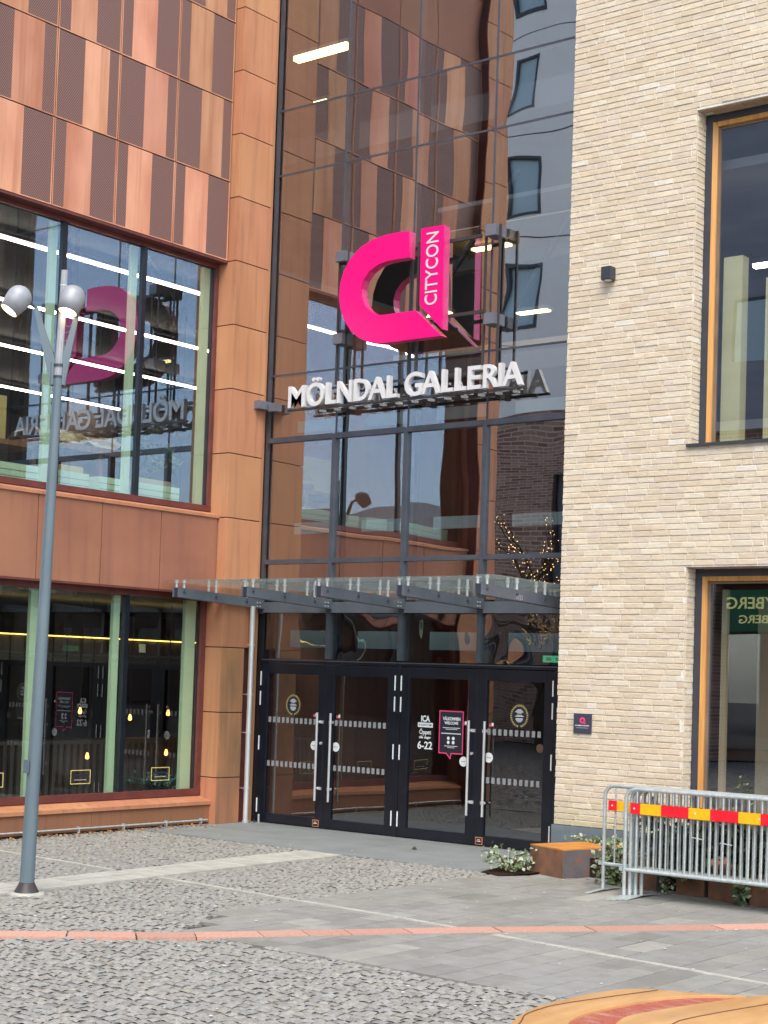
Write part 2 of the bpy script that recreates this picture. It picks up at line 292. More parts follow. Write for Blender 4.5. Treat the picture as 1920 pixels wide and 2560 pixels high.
def leaf(mb, p, n, size, mt):
    n = Vector(n).normalized(); a = n.orthogonal().normalized(); a.rotate(Matrix.Rotation(random.uniform(0, 6.28), 3, n)); b = n.cross(a); p = Vector(p)
    mb.add([p, p + a * size * .5 + b * size * .35 + n * size * .1, p + a * size, p + a * size * .5 - b * size * .35 + n * size * .1], [(0, 1, 2), (0, 2, 3)], mt)
def plant(name, label, cat, c, ext, n, size, mts, stems=6, group=None, dense=1):
    t = thing(name, label, cat, c, group); c = Vector(c); st = MB(); lf = MB()
    for i in range(stems):
        a = random.uniform(0, 6.28); e = c + Vector((math.cos(a) * ext[0] * random.uniform(.4, 1), math.sin(a) * ext[1] * random.uniform(.4, 1), ext[2] * random.uniform(.3, 1)))
        mid = (c + e) / 2 + Vector((0, 0, ext[2] * .35)); st.tube([c, mid, e], [.008, .006, .003], barkm, 5)
        for k in range(n // stems):
            q = random.random() ** .7; p = (c * (1 - q) * (1 - q) + mid * 2 * q * (1 - q) + e * q * q) + Vector([random.gauss(0, 1) * ext[j] * .17 for j in range(3)])
            p.z = max(p.z, c.z + .004)
            leaf(lf, p, (random.gauss(.3, .6), random.gauss(-.6, .6), random.gauss(.6, .6)), size * random.uniform(.6, 1.3), random.choice(mts))
    part(st, 'stem', t); part(lf, 'foliage', t); return t

# ================================================================= GROUND
def struct(mb, name): return tag(mb.build(name), kind='structure')
XF, XP, YG, YB = -14.412, -14.268, 15.487, 14.887      # copper facade, its pilasters, glass wall, brick wall
struct(MB().quad((-120, -120, -.035), (120, -120, -.035), (120, 120, -.035), (-120, 120, -.035), groundm), 'ground')
struct(MB().quad((-9.16, 8.54, -.030), (.52, 8.54, -.030), (.52, 14.9, -.030), (-9.16, 14.9, -.030), jointm), 'joint_bed')
ARC = [(-10.9, 5.7), (-10.2, 6.62), (-9.60, 7.24), (-9.05, 7.83), (-8.50, 8.40), (-8.17, 8.87), (-7.86, 9.33), (-7.58, 9.77), (-7.20, 10.32), (-6.45, 11.30), (-5.70, 12.38), (-5.0, 13.5)]
def arcd(x, y):
    best = (9, 0, 0)
    for i in range(len(ARC) - 1):
        ax, ay = ARC[i]; bx, by = ARC[i + 1]; dx, dy = bx - ax, by - ay; L2 = dx * dx + dy * dy
        t = max(0, min(1, ((x - ax) * dx + (y - ay) * dy) / L2)); px, py = ax + dx * t, ay + dy * t
        d = math.hypot(x - px, y - py)
        if d < best[0]: best = (d, (x - px) * dy - (y - py) * dx, i + t)
    return best
def band(y, e=0): a = -11.47 - (y - 8.6) * .042; b = -10.96 - (y - 8.6) * .028; return a - e, b + e
def liney(x): return 10.775 + (x + 13.477) * (10.415 - 10.775) / 5.344 if x < -8.133 else 10.415 + (x + 8.133) * (9.992 - 10.415) / 3.543
def region(x, y, e=.04, pv=False):
    if not pv and arcd(x, y)[0] < .10 + e * .6: return None
    if y > 13.5 - (.0 if e == 0 else e * .3) and x < -9.07 + e: return None
    a, b = band(y, e)
    if y > 8.2 and a < x < b: return None
    if not pv and abs(y - liney(x)) < .035 + e * .6: return None
    if x < -14.38 or y > 15.4: return None
    below = arcd(x, y)[1] > 0
    if x < -9.12: return 'c'
    if y < 8.58: return 'c'
    if y < 9.4 and x < -8.62 - (y - 8.5) * .45 : return 'c'
    return 'p'
def infrus(x, y, m=.5):
    v = Vector((x, y, -1.95)); z = v.dot(fw)
    if z < 1: return False
    u = 968.76 + 4037.5 * v.dot(rt) / z; q = 1509.86 - 4037.5 * v.dot(up) / z; k = m * 4037.5 / z
    return -k < u < 1920 + k and q < 2560 + k * .6
# cobbles: every stone its own lumpy top
cob = MB()
def stone(cx, cy, w, d, h, rot, tint):
    vs = []; n = 4; c, s_ = math.cos(rot), math.sin(rot); tx, ty = random.gauss(0, .028), random.gauss(0, .028)
    sk = [random.uniform(.86, 1.0) for _ in range(4)]
    for j in range(n):
        for i in range(n):
            u, v = i / (n - 1) * 2 - 1, j / (n - 1) * 2 - 1
            corner = sk[(i > 1) + 2 * (j > 1)]; rr = corner if abs(u) == 1 and abs(v) == 1 else 1
            x, y = u * w / 2 * rr + random.gauss(0, .002), v * d / 2 * rr + random.gauss(0, .002)
            edge = (abs(u) == 1) + (abs(v) == 1)
            z = h + tx * x + ty * y + (random.gauss(0, .0028) if not edge else -.0045 - .004 * edge + random.gauss(0, .0015))
            vs.append((cx + x * c - y * s_, cy + x * s_ + y * c, z))
    fs = [(j * n + i, j * n + i + 1, (j + 1) * n + i + 1, (j + 1) * n + i) for j in range(n - 1) for i in range(n - 1)]
    base = [(vs[k][0], vs[k][1], -.036) for k in (0, 3, 15, 12)]
    o = len(vs); vs += base; fs += [(0, o, o + 1, 3), (3, o + 1, o + 2, 15), (15, o + 2, o + 3, 12), (12, o + 3, o, 0)]
    cob.add(vs, [f[::1] for f in fs], stonem, False, tint)
y = 4.4; row = 0
while y < 13.5:
    near = y < 8.9; pw = .090 if near else .090; pd = .078 if near else .070; x = -14.4 - random.random() * pw
    wav = random.uniform(0, 6)
    while x < -2:
        wv = math.sin(x * 1.7 + y * 1.1) * (.05 if near else .012) + math.sin(x * .7 + 2) * (.06 if near else .02)
        ww = pw * random.uniform(.78, 1.22); px_, py_ = x + ww / 2, y + wv + random.gauss(0, .005)
        if infrus(px_, py_, 1.1) and region(px_, py_) == 'c':
            g = random.uniform(.28, .35) * (1 if near else .94); wm = random.gauss(0, .008) + (.012 if random.random() < .3 else 0)
            if random.random() < .05: g *= .8
            k = 1.0 if near else .5
            stone(px_, py_, ww - .007, pd * random.uniform(.89, .98), random.uniform(-.007, .004) * k - .002, random.gauss(0, .07), (g + wm * .5, g * .975, g * .89 - wm * .5))
        x += ww
    y += pd; row += 1
struct(cob, 'cobblestone_paving')
# small plain stretch of ground outside what the stones cover is left as jointed gravel
pav = MB(); x = -9.12; PW = .238; row = 0
def pave(x0, x1, y0, y1):
    g = random.uniform(.27, .315); q = random.random()
    if q < .07: g *= 1.2; tn = (g, g * .98, g * .87)
    elif q < .13: g *= .88; tn = (g, g * .97, g * .88)
    else: tn = (g, g * random.uniform(.97, .985), g * random.uniform(.87, .91))
    h = random.gauss(-.001, .0012); e = .0058; b = .003
    cs = [(x0 + e, y0 + e), (x1 - e, y0 + e), (x1 - e, y1 - e), (x0 + e, y1 - e)]; ins = [(x0 + e + b, y0 + e + b), (x1 - e - b, y0 + e + b), (x1 - e - b, y1 - e - b), (x0 + e + b, y1 - e - b)]
    vs = [(a, c, -.03) for a, c in cs] + [(a, c, h - b) for a, c in cs] + [(a, c, h) for a, c in ins]
    pav.add(vs, [(0, 1, 5, 4), (1, 2, 6, 5), (2, 3, 7, 6), (3, 0, 4, 7), (4, 5, 9, 8), (5, 6, 10, 9), (6, 7, 11, 10), (7, 4, 8, 11), (8, 9, 10, 11)], paverm, False, tn)
while x < .5:
    y = 8.58 - random.choice((.1, .3, .45)) ; x1 = x + PW
    while y < 14.8:
        L = random.choice((.50, .50, .50, .42, .34)); y1 = y + L; xm = x + PW / 2
        if y1 > 8.6:
            # split by the crossing bands: march in small steps and keep the runs that are paving
            ys = [y + L * i / 25 for i in range(26)]; run = None
            for q in ys:
                ok = q >= 8.58 and (region(x + .02, q, .0, True) == 'p' and region(x1 - .02, q, .0, True) == 'p' and region(xm, q, .0, True) == 'p') and q < 14.85
                if ok and run is None: run = q
                if (not ok or q == ys[-1]) and run is not None:
                    if q - run > .03: pave(x, x1, run, q)
                    run = None
        y = y1
    x = x1; row += 1
struct(pav, 'stone_pavement')
sl_ = MB()
xs = [-14.40, -12.9, -11.4, -9.9, -9.07]
for i in range(4): sl_.box((xs[i] + .002, 13.50, -.05), (xs[i + 1] - .002, 14.5, -.001), slabm); sl_.box((xs[i] + .002, 14.504, -.05), (xs[i + 1] - .002, 15.60, -.001), slabm)
struct(sl_, 'entrance_slab')
wb = MB(); y = 8.0
while y < 13.46:
    y1 = min(y + random.uniform(.5, .9), 13.47); a0, b0 = band(y); a1_, b1_ = band(y1); m0, m1 = (a0 + b0) / 2, (a1_ + b1_) / 2
    for (p, q, r_, t) in ((a0, m0 - .006, a1_, m1 - .006), (m0, b0, m1, b1_)):
        h = random.uniform(-.002, .004); wb.prism([(p, y + .003, -.03), (q, y + .003, -.03), (t, y1 - .003, -.03), (r_, y1 - .003, -.03)], (0, 0, .03 + h), bandm)
    y = y1
struct(wb, 'white_stone_band')
tl = MB(); x = -14.3
while x < -1.5:
    x1 = x + random.uniform(.09, .13)
    if x < -11.1 - .55 or x > -11.0:
        if arcd(x, liney(x))[0] > .15:
            w_ = random.uniform(.026, .032); tl.prism([(x + .002, liney(x) - w_, -.03), (x1 - .002, liney(x1) - w_, -.03), (x1 - .002, liney(x1) + w_, -.03), (x + .002, liney(x) + w_, -.03)], (0, 0, .034 + random.uniform(-.001, .001)), bandm)
    x = x1
struct(tl, 'thin_white_stone_line')
ra = MB()
def arcp(t):
    i = min(int(t), len(ARC) - 2); f = t - i; ax, ay = ARC[i]; bx, by = ARC[i + 1]; p = Vector((ax + (bx - ax) * f, ay + (by - ay) * f, 0))
    j0, j1 = max(i - 1, 0) if f < .5 else i, i + 1 if f < .5 else min(i + 2, len(ARC) - 1)
    d = Vector((ARC[j1][0] - ARC[j0][0], ARC[j1][1] - ARC[j0][1], 0)).normalized(); return p, Vector((d.y, -d.x, 0))
t = 0
while t < len(ARC) - 1.01:
    t1 = min(t + random.choice((.62, .85, .95)), len(ARC) - 1.001); n = 4; k = random.uniform(.82, 1.05)
    for i in range(n):
        u0, u1 = t + (t1 - t) * i / n + (.008 if i == 0 else 0), t + (t1 - t) * (i + 1) / n - (.008 if i == n - 1 else 0)
        p0, n0 = arcp(u0); p1, n1 = arcp(u1); z = .0055
        a_, b_, c_, d_ = p0 + n0 * .118, p1 + n1 * .118, p1 - n1 * .118, p0 - n0 * .118
        ra.add([(v.x, v.y, z) for v in (a_, b_, c_, d_)] + [(v.x, v.y, -.03) for v in (a_, b_, c_, d_)], [(3, 2, 1, 0), (0, 1, 5, 4), (2, 3, 7, 6)] + ([(3, 0, 4, 7)] if i == 0 else []) + ([(1, 2, 6, 5)] if i == n - 1 else []), redm, False, (k, k * .97, k * .95))
    t = t1
struct(ra, 'red_granite_line')

# ================================================================= COPPER BUILDING
cb = thing('copper_building', 'copper panelled shopping centre wing with perforated stripes and two tiers of big windows', 'building', (-14.41, 12.5, 0))
core = MB()
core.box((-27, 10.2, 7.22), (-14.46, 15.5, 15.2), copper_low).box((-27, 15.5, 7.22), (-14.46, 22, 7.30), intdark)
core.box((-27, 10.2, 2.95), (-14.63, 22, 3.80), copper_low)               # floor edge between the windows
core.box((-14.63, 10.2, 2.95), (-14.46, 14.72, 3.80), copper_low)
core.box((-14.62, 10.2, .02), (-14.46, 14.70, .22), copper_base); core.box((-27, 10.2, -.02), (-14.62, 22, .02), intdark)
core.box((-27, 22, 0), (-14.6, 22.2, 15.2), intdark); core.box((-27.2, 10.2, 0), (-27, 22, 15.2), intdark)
core.box((-27, 10.16, 0), (-14.62, 10.2, 15.2), copper_low)
core.box((-14.62, 10.2, 0), (-14.46, 10.75, 7.22), copper_low); core.box((-14.63, 14.83, 0), (-14.44, 22, 7.22), copper_low)
part(core, 'wall', cb)
GAP = .006
seams = [10.76, 11.86, 12.817, 13.774, 14.755]
rows = [7.177, 8.203, 9.242, 10.28, 11.40]
for r in range(4):
    z0, z1 = rows[r] + GAP, rows[r + 1] - GAP
    for c in range(4):
        y0, y1 = seams[c] + GAP, seams[c + 1] - GAP; W = y1 - y0; mb = MB()
        if r % 2 == 0: cut = [0, .185, .60, 1]
        else: cut = [0, .43, .83, 1]
        ms = [perf, copper, perf]
        for k in range(3):
            ya, yb = y0 + W * cut[k], y0 + W * cut[k + 1]
            mb.box((XF - .03, ya, z0), (XF - (.003 if ms[k] is perf else 0), yb, z1), ms[k])
        for ye in (y0, y1 - .012): mb.box((XF - .03, ye, z0), (XF + .004, ye + .012, z1), copper)
        mb.box((XF - .03, y0 + .013, z0), (XF + .003, y1 - .013, z0 + .014), copper)
        part(mb, 'cladding_panel', cb)
for r, (z0, z1) in enumerate(((11.40, 12.5), (12.5, 13.8), (13.8, 15.1))):
    for c in range(4): part(box((XF - .03, seams[c] + GAP, z0 + GAP), (XF, seams[c + 1] - GAP, z1 - GAP), copper_low), 'cladding_panel', cb)
for c in range(4): part(box((XF - .03, seams[c] + GAP, 2.905), (XF, seams[c + 1] - GAP, 3.872), copper_low), 'spandrel_panel', cb)
part(box((-14.60, 10.76, 7.150), (XF - .001, 14.765, 7.176), darkred), 'window_head', cb)
part(box((-14.60, 10.76, 2.88), (XF - .001, 14.765, 2.904), darkred), 'window_head', cb)
# pilasters
def pilaster(ya, yb, first):
    zs = [0.0] + [.5786 + .8246 * k for k in range(-0, 18)]
    for i in range(len(zs) - 1):
        z0, z1 = zs[i] + (GAP if i else 0), zs[i + 1] - GAP
        if z0 > 15: break
        ye = yb if (z1 > 2.92 or not first) else yb - .21
        mt = copper_warm if z1 > 2.9 else copper_base if i < 1 else copper_warm
        mb = MB().box((XP - .02, ya, z0), (XP, ye, z1), copper_warm if z1 > 2.5 else copper_worn)
        mb.box((-14.605, ya, z0), (XP - .0205, ya + .02, z1), copper_warm)
        part(mb, 'pilaster_panel', cb, bevel=.002)
    part(box((-14.60, ya + .03, 0), (XP - .03, (yb if not first else yb - .23), 15.1), darkred), 'pilaster_core', cb)
pilaster(14.7715, 15.39, True); pilaster(10.15, 10.745, False)
part(box((-14.60, 15.17, 0), (-14.335, 15.44, 2.915), darkred).box((-14.335, 15.405, 0), (-14.30, 15.455, 15.1), copper_warm).box((-14.60, 15.39, 2.915), (-14.345, 15.44, 15.1), darkred), 'corner_strip', cb)
part(box((-14.605, 10.13, 0), (-14.28, 10.149, 15.1), copper_low), 'corner_strip', cb)
# windows with their linings
def copperwin(z0, z1, gz0, gz1, gmat, mulls, ybot, cols, low):
    wn = part(MB().box((-14.605, 10.76, gz1), (-14.565, 14.765, z1), darkred).box((-14.605, 10.76, z0), (-14.555, 14.765, gz0), darkred)
              .box((-14.605, ybot, gz0), (-14.56, 14.765, gz1), darkred).box((-14.605, 10.76, gz0), (-14.56, 10.84, gz1), darkred), 'window', cb)
    e = [10.84] + mulls + [ybot]
    for i in range(len(e) - 1):
        part(MB().quad((-14.612, e[i] + (.03 if i else 0), gz0), (-14.612, e[i + 1] - (.03 if i < len(e) - 2 else 0), gz0), (-14.612, e[i + 1] - (.03 if i < len(e) - 2 else 0), gz1), (-14.612, e[i] + (.03 if i else 0), gz1), gmat), 'glass_pane', wn)
    for m_ in mulls:
        part(box((-14.66, m_ - .035, gz0), (-14.585, m_ + .035, gz1), black), 'mullion', wn)
        part(box((-14.72, m_ - .15, gz0 - .02), (-14.67, m_ - .045, gz1), green_lin), 'inner_lining', wn)
    part(box((-14.72, ybot - (.13 if not low else .19), gz0 - .02), (-14.665, ybot - .01, gz1), green_lin), 'inner_lining', wn)
    part(box((-14.645, ybot - .008, gz0), (-14.606, ybot + .03, gz1), black), 'gasket', wn)
    return wn
w1 = copperwin(3.955, 7.15, 4.03, 7.10, gl_win, [12.235, 13.50], 14.72, 0, False)
w2 = copperwin(.345, 2.88, .430, 2.81, gl_low, [12.17, 13.435], 14.69, 0, True)
part(MB().prism([(-14.60, 10.76, 3.955), (XF + .02, 10.76, 3.905), (XF + .02, 10.76, 3.868), (-14.60, 10.76, 3.85)], (0, 4.008, 0), copper_warm), 'window_sill', cb)
for y0, y1 in ((10.76, 12.817), (12.821, 14.768)):
    part(MB().prism([(-14.60, y0, .345), (-14.365, y0, .283), (-14.365, y0, .240), (-14.60, y0, .235)], (0, y1 - y0, 0), copper_warm), 'window_sill', cb)
    part(box((-14.46, y0, .015), (-14.392, y1, .232), copper_base), 'base_panel', cb)
# radiator boxes and ceiling inside the upper storey
for y0, y1 in ((10.9, 12.10), (12.36, 12.86), (13.02, 13.40), (13.54, 14.36)):
    part(box((-14.98, y0, 4.0), (-14.72, y1, 4.22), green_lin).box((-14.719, y0, 4.07), (-14.716, y1, 4.074), anthr).box((-14.719, y0, 4.14), (-14.716, y1, 4.144), anthr), 'radiator_cover', cb)
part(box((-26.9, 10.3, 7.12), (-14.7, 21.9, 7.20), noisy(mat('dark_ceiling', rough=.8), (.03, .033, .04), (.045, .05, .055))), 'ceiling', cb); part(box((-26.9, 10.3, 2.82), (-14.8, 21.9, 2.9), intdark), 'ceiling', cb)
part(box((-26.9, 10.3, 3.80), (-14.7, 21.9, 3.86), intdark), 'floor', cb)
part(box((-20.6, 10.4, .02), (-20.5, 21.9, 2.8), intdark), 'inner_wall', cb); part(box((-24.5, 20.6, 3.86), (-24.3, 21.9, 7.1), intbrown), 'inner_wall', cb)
# led strips hung inside
GL_ = 'led strips inside the upper window'
nm = ['nearest to the glass, seen highest', 'second from the glass', 'third from the glass', 'deepest in the room, seen lowest']
for i, (x, ya, yb) in enumerate(((-15.43, 10.9, 15.3), (-18.1, 10.9, 18.2), (-20.7, 11.3, 20.6), (-23.8, 12.0, 21.5))):
    o = box((x - .02, ya, 6.975), (x + .02, yb, 7.005), ledm).box((x - .035, ya, 7.011), (x + .035, yb, 7.05), anthr).build('led_strip')
    tag(o, 'long white led strip under the upper storey ceiling, ' + nm[i], 'ceiling light', GL_)
# furniture behind the upper window
t = thing('wrapped_table', 'wooden table under creased translucent plastic wrap behind the upper window', 'table', (-16, 13.6, 3.86))
pl_ = MB(); n = 14
for j in range(7):
    for i in range(n): pl_.v.append((-15.7 - j * .11, 12.9 + i * .13, 4.86 + .05 * math.sin(i * 1.3 + j) + random.uniform(-.035, .035) - (.12 if j in (0, 6) else 0)))
for j in range(6):
    for i in range(n - 1): a = j * n + i; pl_.f.append((a, a + 1, a + n + 1, a + n)); pl_.mi.append(pl_.m(plasticm)); pl_.sm.append(True); pl_.tint.append((1, 1, 1))
part(pl_, 'plastic_wrap', t); part(box((-16.4, 12.9, 4.66), (-15.7, 14.55, 4.74), deskwood), 'table_top', t)
for yy in (13.0, 13.9, 14.4): part(box((-15.8, yy, 3.86), (-15.73, yy + .06, 4.66), deskwood), 'leg', t)
t = thing('desk', 'wooden desk with a yellow screen board behind the left end of the upper window', 'desk', (-16, 12.4, 3.86))
part(box((-16.6, 11.4, 4.62), (-15.9, 13.1, 4.68), deskwood), 'desk_top', t); part(box((-16.3, 11.5, 4.69), (-16.25, 12.80, 5.28), yellowm), 'screen_board', t)
for yy in (11.5, 13.0): part(box((-16.0, yy, 3.86), (-15.95, yy + .05, 4.61), deskwood), 'leg', t)
tag(box((-16.0, 13.25, 3.87), (-15.7, 13.62, 4.45), yellowm, .01).build('storage_box'), 'yellow brown storage box on the floor under the wrapped table', 'box')
t = thing('planter_trough', 'pale green grey rectangular planter standing just inside the right end of the upper window', 'planter', (-15.15, 14.45, 3.9))
part(box((-15.35, 13.95, 3.9), (-15.02, 14.50, 4.33), inttan, .006), 'box', t); part(box((-15.33, 13.97, 4.3), (-15.04, 14.48, 4.335), soilm), 'soil', t)
plant('house_plant', 'leafy dark green house plant in the planter behind the upper window', 'plant', (-15.2, 14.25, 4.33), (.38, .42, .62), 260, .10, (leafm, leafdark), 9)
# cafe behind the lower window
t = thing('slatted_counter', 'dark slatted counter front with a glowing yellow light edge behind the lower window', 'counter', (-16.6, 14, 0))
ws_ = MB()
for k in range(24): ws_.box((-16.75, 11.62 + k * .235, 2.312), (-16.5, 11.78 + k * .235, 2.324), warmled)
part(ws_, 'light_strip', t)
sl2 = MB()
for k in range(24): sl2.box((-16.74, 11.6 + k * .235, 1.98), (-16.52, 11.81 + k * .235, 2.30), intbrown)
part(sl2, 'slats', t)
sl2 = MB(); sl2.box((-16.9, 11.6, .9), (-16.4, 17.3, .95), intbrown)
for k in range(50): sl2.box((-16.45, 11.6 + k * .115, .05), (-16.40, 11.66 + k * .115, .9), intbrown)
part(sl2, 'front', t)
pm = ['left, behind the opening hours reflection', 'middle, beside the green mullion lining', 'right, highest by the window edge', 'low left, over the counter', 'low right, over the counter']
for i, (y, z) in enumerate(((14.42, 1.33), (15.32, 1.24), (16.04, 1.305), (14.485, .75), (15.93, .77))):
    x = -16.5 if i < 3 else -16.2; sc = 1 if i < 3 else .7
    if i >= 3: y = y * .988
    t = thing('pendant_lamp', 'small orange glowing pendant bulb in the lower window, ' + pm[i], 'lamp', (x, y, z), 'pendant bulbs in the cafe')
    part(MB().lathe([(.001, -.038), (.020, -.032), (.027, -.008), (.018, .025), (.012, .05)], bulbm, 12, (x, y, z)), 'bulb', t)
    part(MB().tube([(x, y, z + .05), (x, y, z + .10)], .018, anthr, 8).tube([(x, y, z + .10), (x, y, 2.82)], .004, anthr, 5), 'cord', t)
# gold frames printed low on the shop glass
fl = ['cut by the left photo edge', 'right of the lamp post', 'near the right end of the window']
for i, (y0, y1) in enumerate(((11.35, 11.68), (12.66, 12.965), (13.95, 14.258))):
    mb = MB(); z0, z1 = .545, .71; e = .008; xx = -14.606
    mb.box((xx, y0, z0), (xx + .002, y1, z0 + e), goldm).box((xx, y0, z1 - e), (xx + .002, y1, z1), goldm).box((xx, y0, z0 + e), (xx + .002, y0 + e, z1 - e), goldm).box((xx, y1 - e, z0 + e), (xx + .002, y1, z1 - e), goldm)
    mb.box((xx, y0 + .06, z0 + .045), (xx + .002, y1 - .06, z0 + .052), faint).box((xx, y0 + .05, z0 + .085), (xx + .002, y1 - .05, z0 + .11), stickdark)
    tag(mb.build('window_decal'), 'thin gold rectangle sticker low on the shop window, ' + fl[i], 'sticker', 'gold framed stickers on the shop window')
t = plant('floor_plant', 'round teal green plant bags on the floor at the lower right of the shop window', 'plant', (-14.95, 14.25, .43), (.34, .42, .16), 500, .05, (mat('teal_leaf', (.02, .11, .09), .5), leafdark), 10)
# pipes on the facade
t = thing('conduit_pipe', 'thin pale pipe running along the foot of the copper facade', 'pipe', (-14.36, 12.5, .03))
part(MB().tube([(-14.366, 10.8, .055), (-14.366, 12.5, .052), (-14.366, 14.72, .05)], .011, galv, 8), 'pipe', t)
for yy in (11.9, 12.6, 13.3, 14.0, 14.6): part(box((-14.392, yy, .0), (-14.352, yy + .015, .075), galv), 'clip', t)
t = thing('downpipe', 'slim bright steel downpipe standing in the corner beside the left door', 'pipe', (-14.20, 15.26, 0))
part(MB().tube([(-14.20, 15.24, .01), (-14.20, 15.24, 2.77)], .034, stainless, 16), 'pipe', t)
for z in (.42, 1.13, 1.62, 2.25): part(MB().tube([(-14.20, 15.24, z), (-14.20, 15.24, z + .035)], .039, stainless, 16).box((-14.335, 15.235, z + .01), (-14.235, 15.250, z + .022), stainless), 'bracket', t)
part(MB().tube([(-14.20, 15.24, 0), (-14.20, 15.24, .03)], .045, galv, 16), 'foot', t)
t = thing('door_stop', 'small steel post and cable loop at the foot of the entrance corner', 'post', (-14.1, 15.36, 0))
part(MB().tube([(-14.10, 15.38, 0), (-14.10, 15.38, .11)], .014, galv, 10), 'post', t); part(MB().tube([(-14.16, 15.36, .012), (-14.14, 15.33, .035), (-14.11, 15.33, .012)], .008, anthr, 6), 'cable', t)
tag(MB().box((-14.30, 15.20, 5.325), (-14.17, 15.42, 5.435), steelgrey, .004).box((-14.15, 15.34, 5.30), (-14.02, 15.46, 5.41), steelgrey, .004).box((-14.30, 15.38, 5.35), (-14.06, 15.42, 5.37), steelgrey).build('junction_box'), 'blue grey sign bracket box fixed at the copper corner left of the white letters', 'bracket')

# ================================================================= GLASS ENTRANCE HALL
gb = thing('glass_entrance_hall', 'tall dark glass curtain wall of the entrance between copper and brick buildings', 'building', (-12, 15.5, 0))
M_ = [-14.252, -13.105, -11.962, -10.795, -9.660, -9.32]
zr = [2.10, 2.70, 2.84, 3.355, 4.937, 5.790, 8.439, 9.305, 11.05, 12.8, 15.0]
hall = MB()
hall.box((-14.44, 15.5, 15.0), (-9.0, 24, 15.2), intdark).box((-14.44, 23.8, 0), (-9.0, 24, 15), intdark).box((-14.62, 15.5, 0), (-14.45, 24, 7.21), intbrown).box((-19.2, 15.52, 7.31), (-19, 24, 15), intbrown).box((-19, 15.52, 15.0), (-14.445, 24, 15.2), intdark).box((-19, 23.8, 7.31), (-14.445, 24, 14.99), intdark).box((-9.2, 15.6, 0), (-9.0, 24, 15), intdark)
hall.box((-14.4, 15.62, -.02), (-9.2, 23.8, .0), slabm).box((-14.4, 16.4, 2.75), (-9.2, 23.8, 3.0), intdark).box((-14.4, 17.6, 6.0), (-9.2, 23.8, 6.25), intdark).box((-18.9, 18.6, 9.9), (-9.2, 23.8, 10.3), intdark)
part(hall, 'interior_wall', gb)
for i in range(5):
    x = M_[i]; lo = MB()
    if i == 0: lo.box((-14.345, YG - .01, 0), (-14.22, YG + .12, 2.86), black).box((-14.298, YG - .01, 2.861), (-14.245, YG + .10, 15), greyframe)
    else:
        lo.box((x - .028, YG - .045, 2.12), (x + .028, YG + .12, 4.96), greyframe); lo.box((x - .012, YG - .006, 4.9605), (x + .012, YG + .10, 15), greyframe); lo.box((x - .03, YG + .1205, 2.12), (x + .03, YG + .22, 15), black)
    part(lo, 'mullion', gb)
for z, h, d in ((3.355, .028, .045), (4.937, .033, .045), (5.79, .012, .005), (8.439, .012, .006), (9.305, .012, .006), (11.05, .012, .006), (12.8, .012, .006)):
    mb = MB()
    for i in range(5):
        q_ = .03 if z < 4.95 else .0135; a = M_[i] + q_; b = M_[i + 1] - q_
        mb.box((a - .0015, YG - d, z - h), (b + .0015, YG + .10, z + h), greyframe)
    part(mb, 'transom', gb)
for i in range(5):
    for j in range(len(zr) - 1):
        if j == 1: continue
        a, b = M_[i] + .012, M_[i + 1] - .012; z0, z1 = zr[j] + .012, zr[j + 1] - .012
        part(MB().quad((a, YG, z0), (b, YG, z0), (b, YG, z1), (a, YG, z1), gl_warp if j == 0 else gl_cur), 'glass_pane', gb)
        if j in (0, 3, 4, 5, 7) and i < 5:     # pale glass upstands of the galleries behind
            zz = {0: 2.27, 3: 3.76, 4: 5.11, 5: 7.9, 7: 9.05 + .42}[j]
            if j in (0, 3, 4): part(box((a + .07, 15.95, zz), (b - .18, 15.97, zz + .15 + (.07 if j == 0 else 0)), paleband), 'gallery_upstand', gb)
part(box((-14.30, YG - .035, 2.70), (-9.33, YG + .10, 2.835), steelgrey), 'fascia_beam', gb)
part(box((-14.22, YG - .02, 2.055), (-9.33, YG + .10, 2.085), black).box((-14.22, YG - .024, 2.0855), (-9.33, YG + .10, 2.100), greyframe), 'door_header', gb)
for a_ in (((-14.345, YG - .02, 0), (-14.2205, YG - .0105, 2.05)), ((-11.995, YG - .03, 0), (-11.925, YG + .09, 2.054)), ((-9.745, YG - .03, 0), (-9.33, YG + .09, 2.054))): part(box(*a_, black), 'door_frame', gb)
# diagonal steel braces and floor slab edges seen through the glass
part(MB().tube([(-12.9, 16.6, 6.3), (-11.2, 16.6, 8.3)], .035, greyframe, 8).tube([(-11.4, 16.6, 6.3), (-10.2, 16.6, 7.9)], .035, greyframe, 8).tube([(-10.3, 16.6, 6.9), (-9.4, 16.6, 7.3)], .03, greyframe, 8), 'brace', gb)
part(box((-14.3, 16.7, 3.02), (-9.3, 16.8, 3.12), inttan).box((-13.9, 17.6, 6.28), (-9.3, 17.7, 6.40), inttan).box((-13.4, 17.9, 7.55), (-9.3, 18.1, 7.72), intceil).box((-12.9, 18.2, 8.1), (-9.3, 18.3, 8.22), inttan), 'slab_edge', gb)
corr = MB()
for k in range(16): corr.prism([(-13.4, 17.3 + k * .09, 7.92), (-13.4, 17.345 + k * .09, 7.95), (-13.4, 17.39 + k * .09, 7.92)], (4.1, 0, 0), inttan)
part(corr, 'corrugated_soffit', gb)
part(box((-13.35, 17.8, 8.40), (-9.3, 22, 8.46), intceil), 'ceiling', gb)
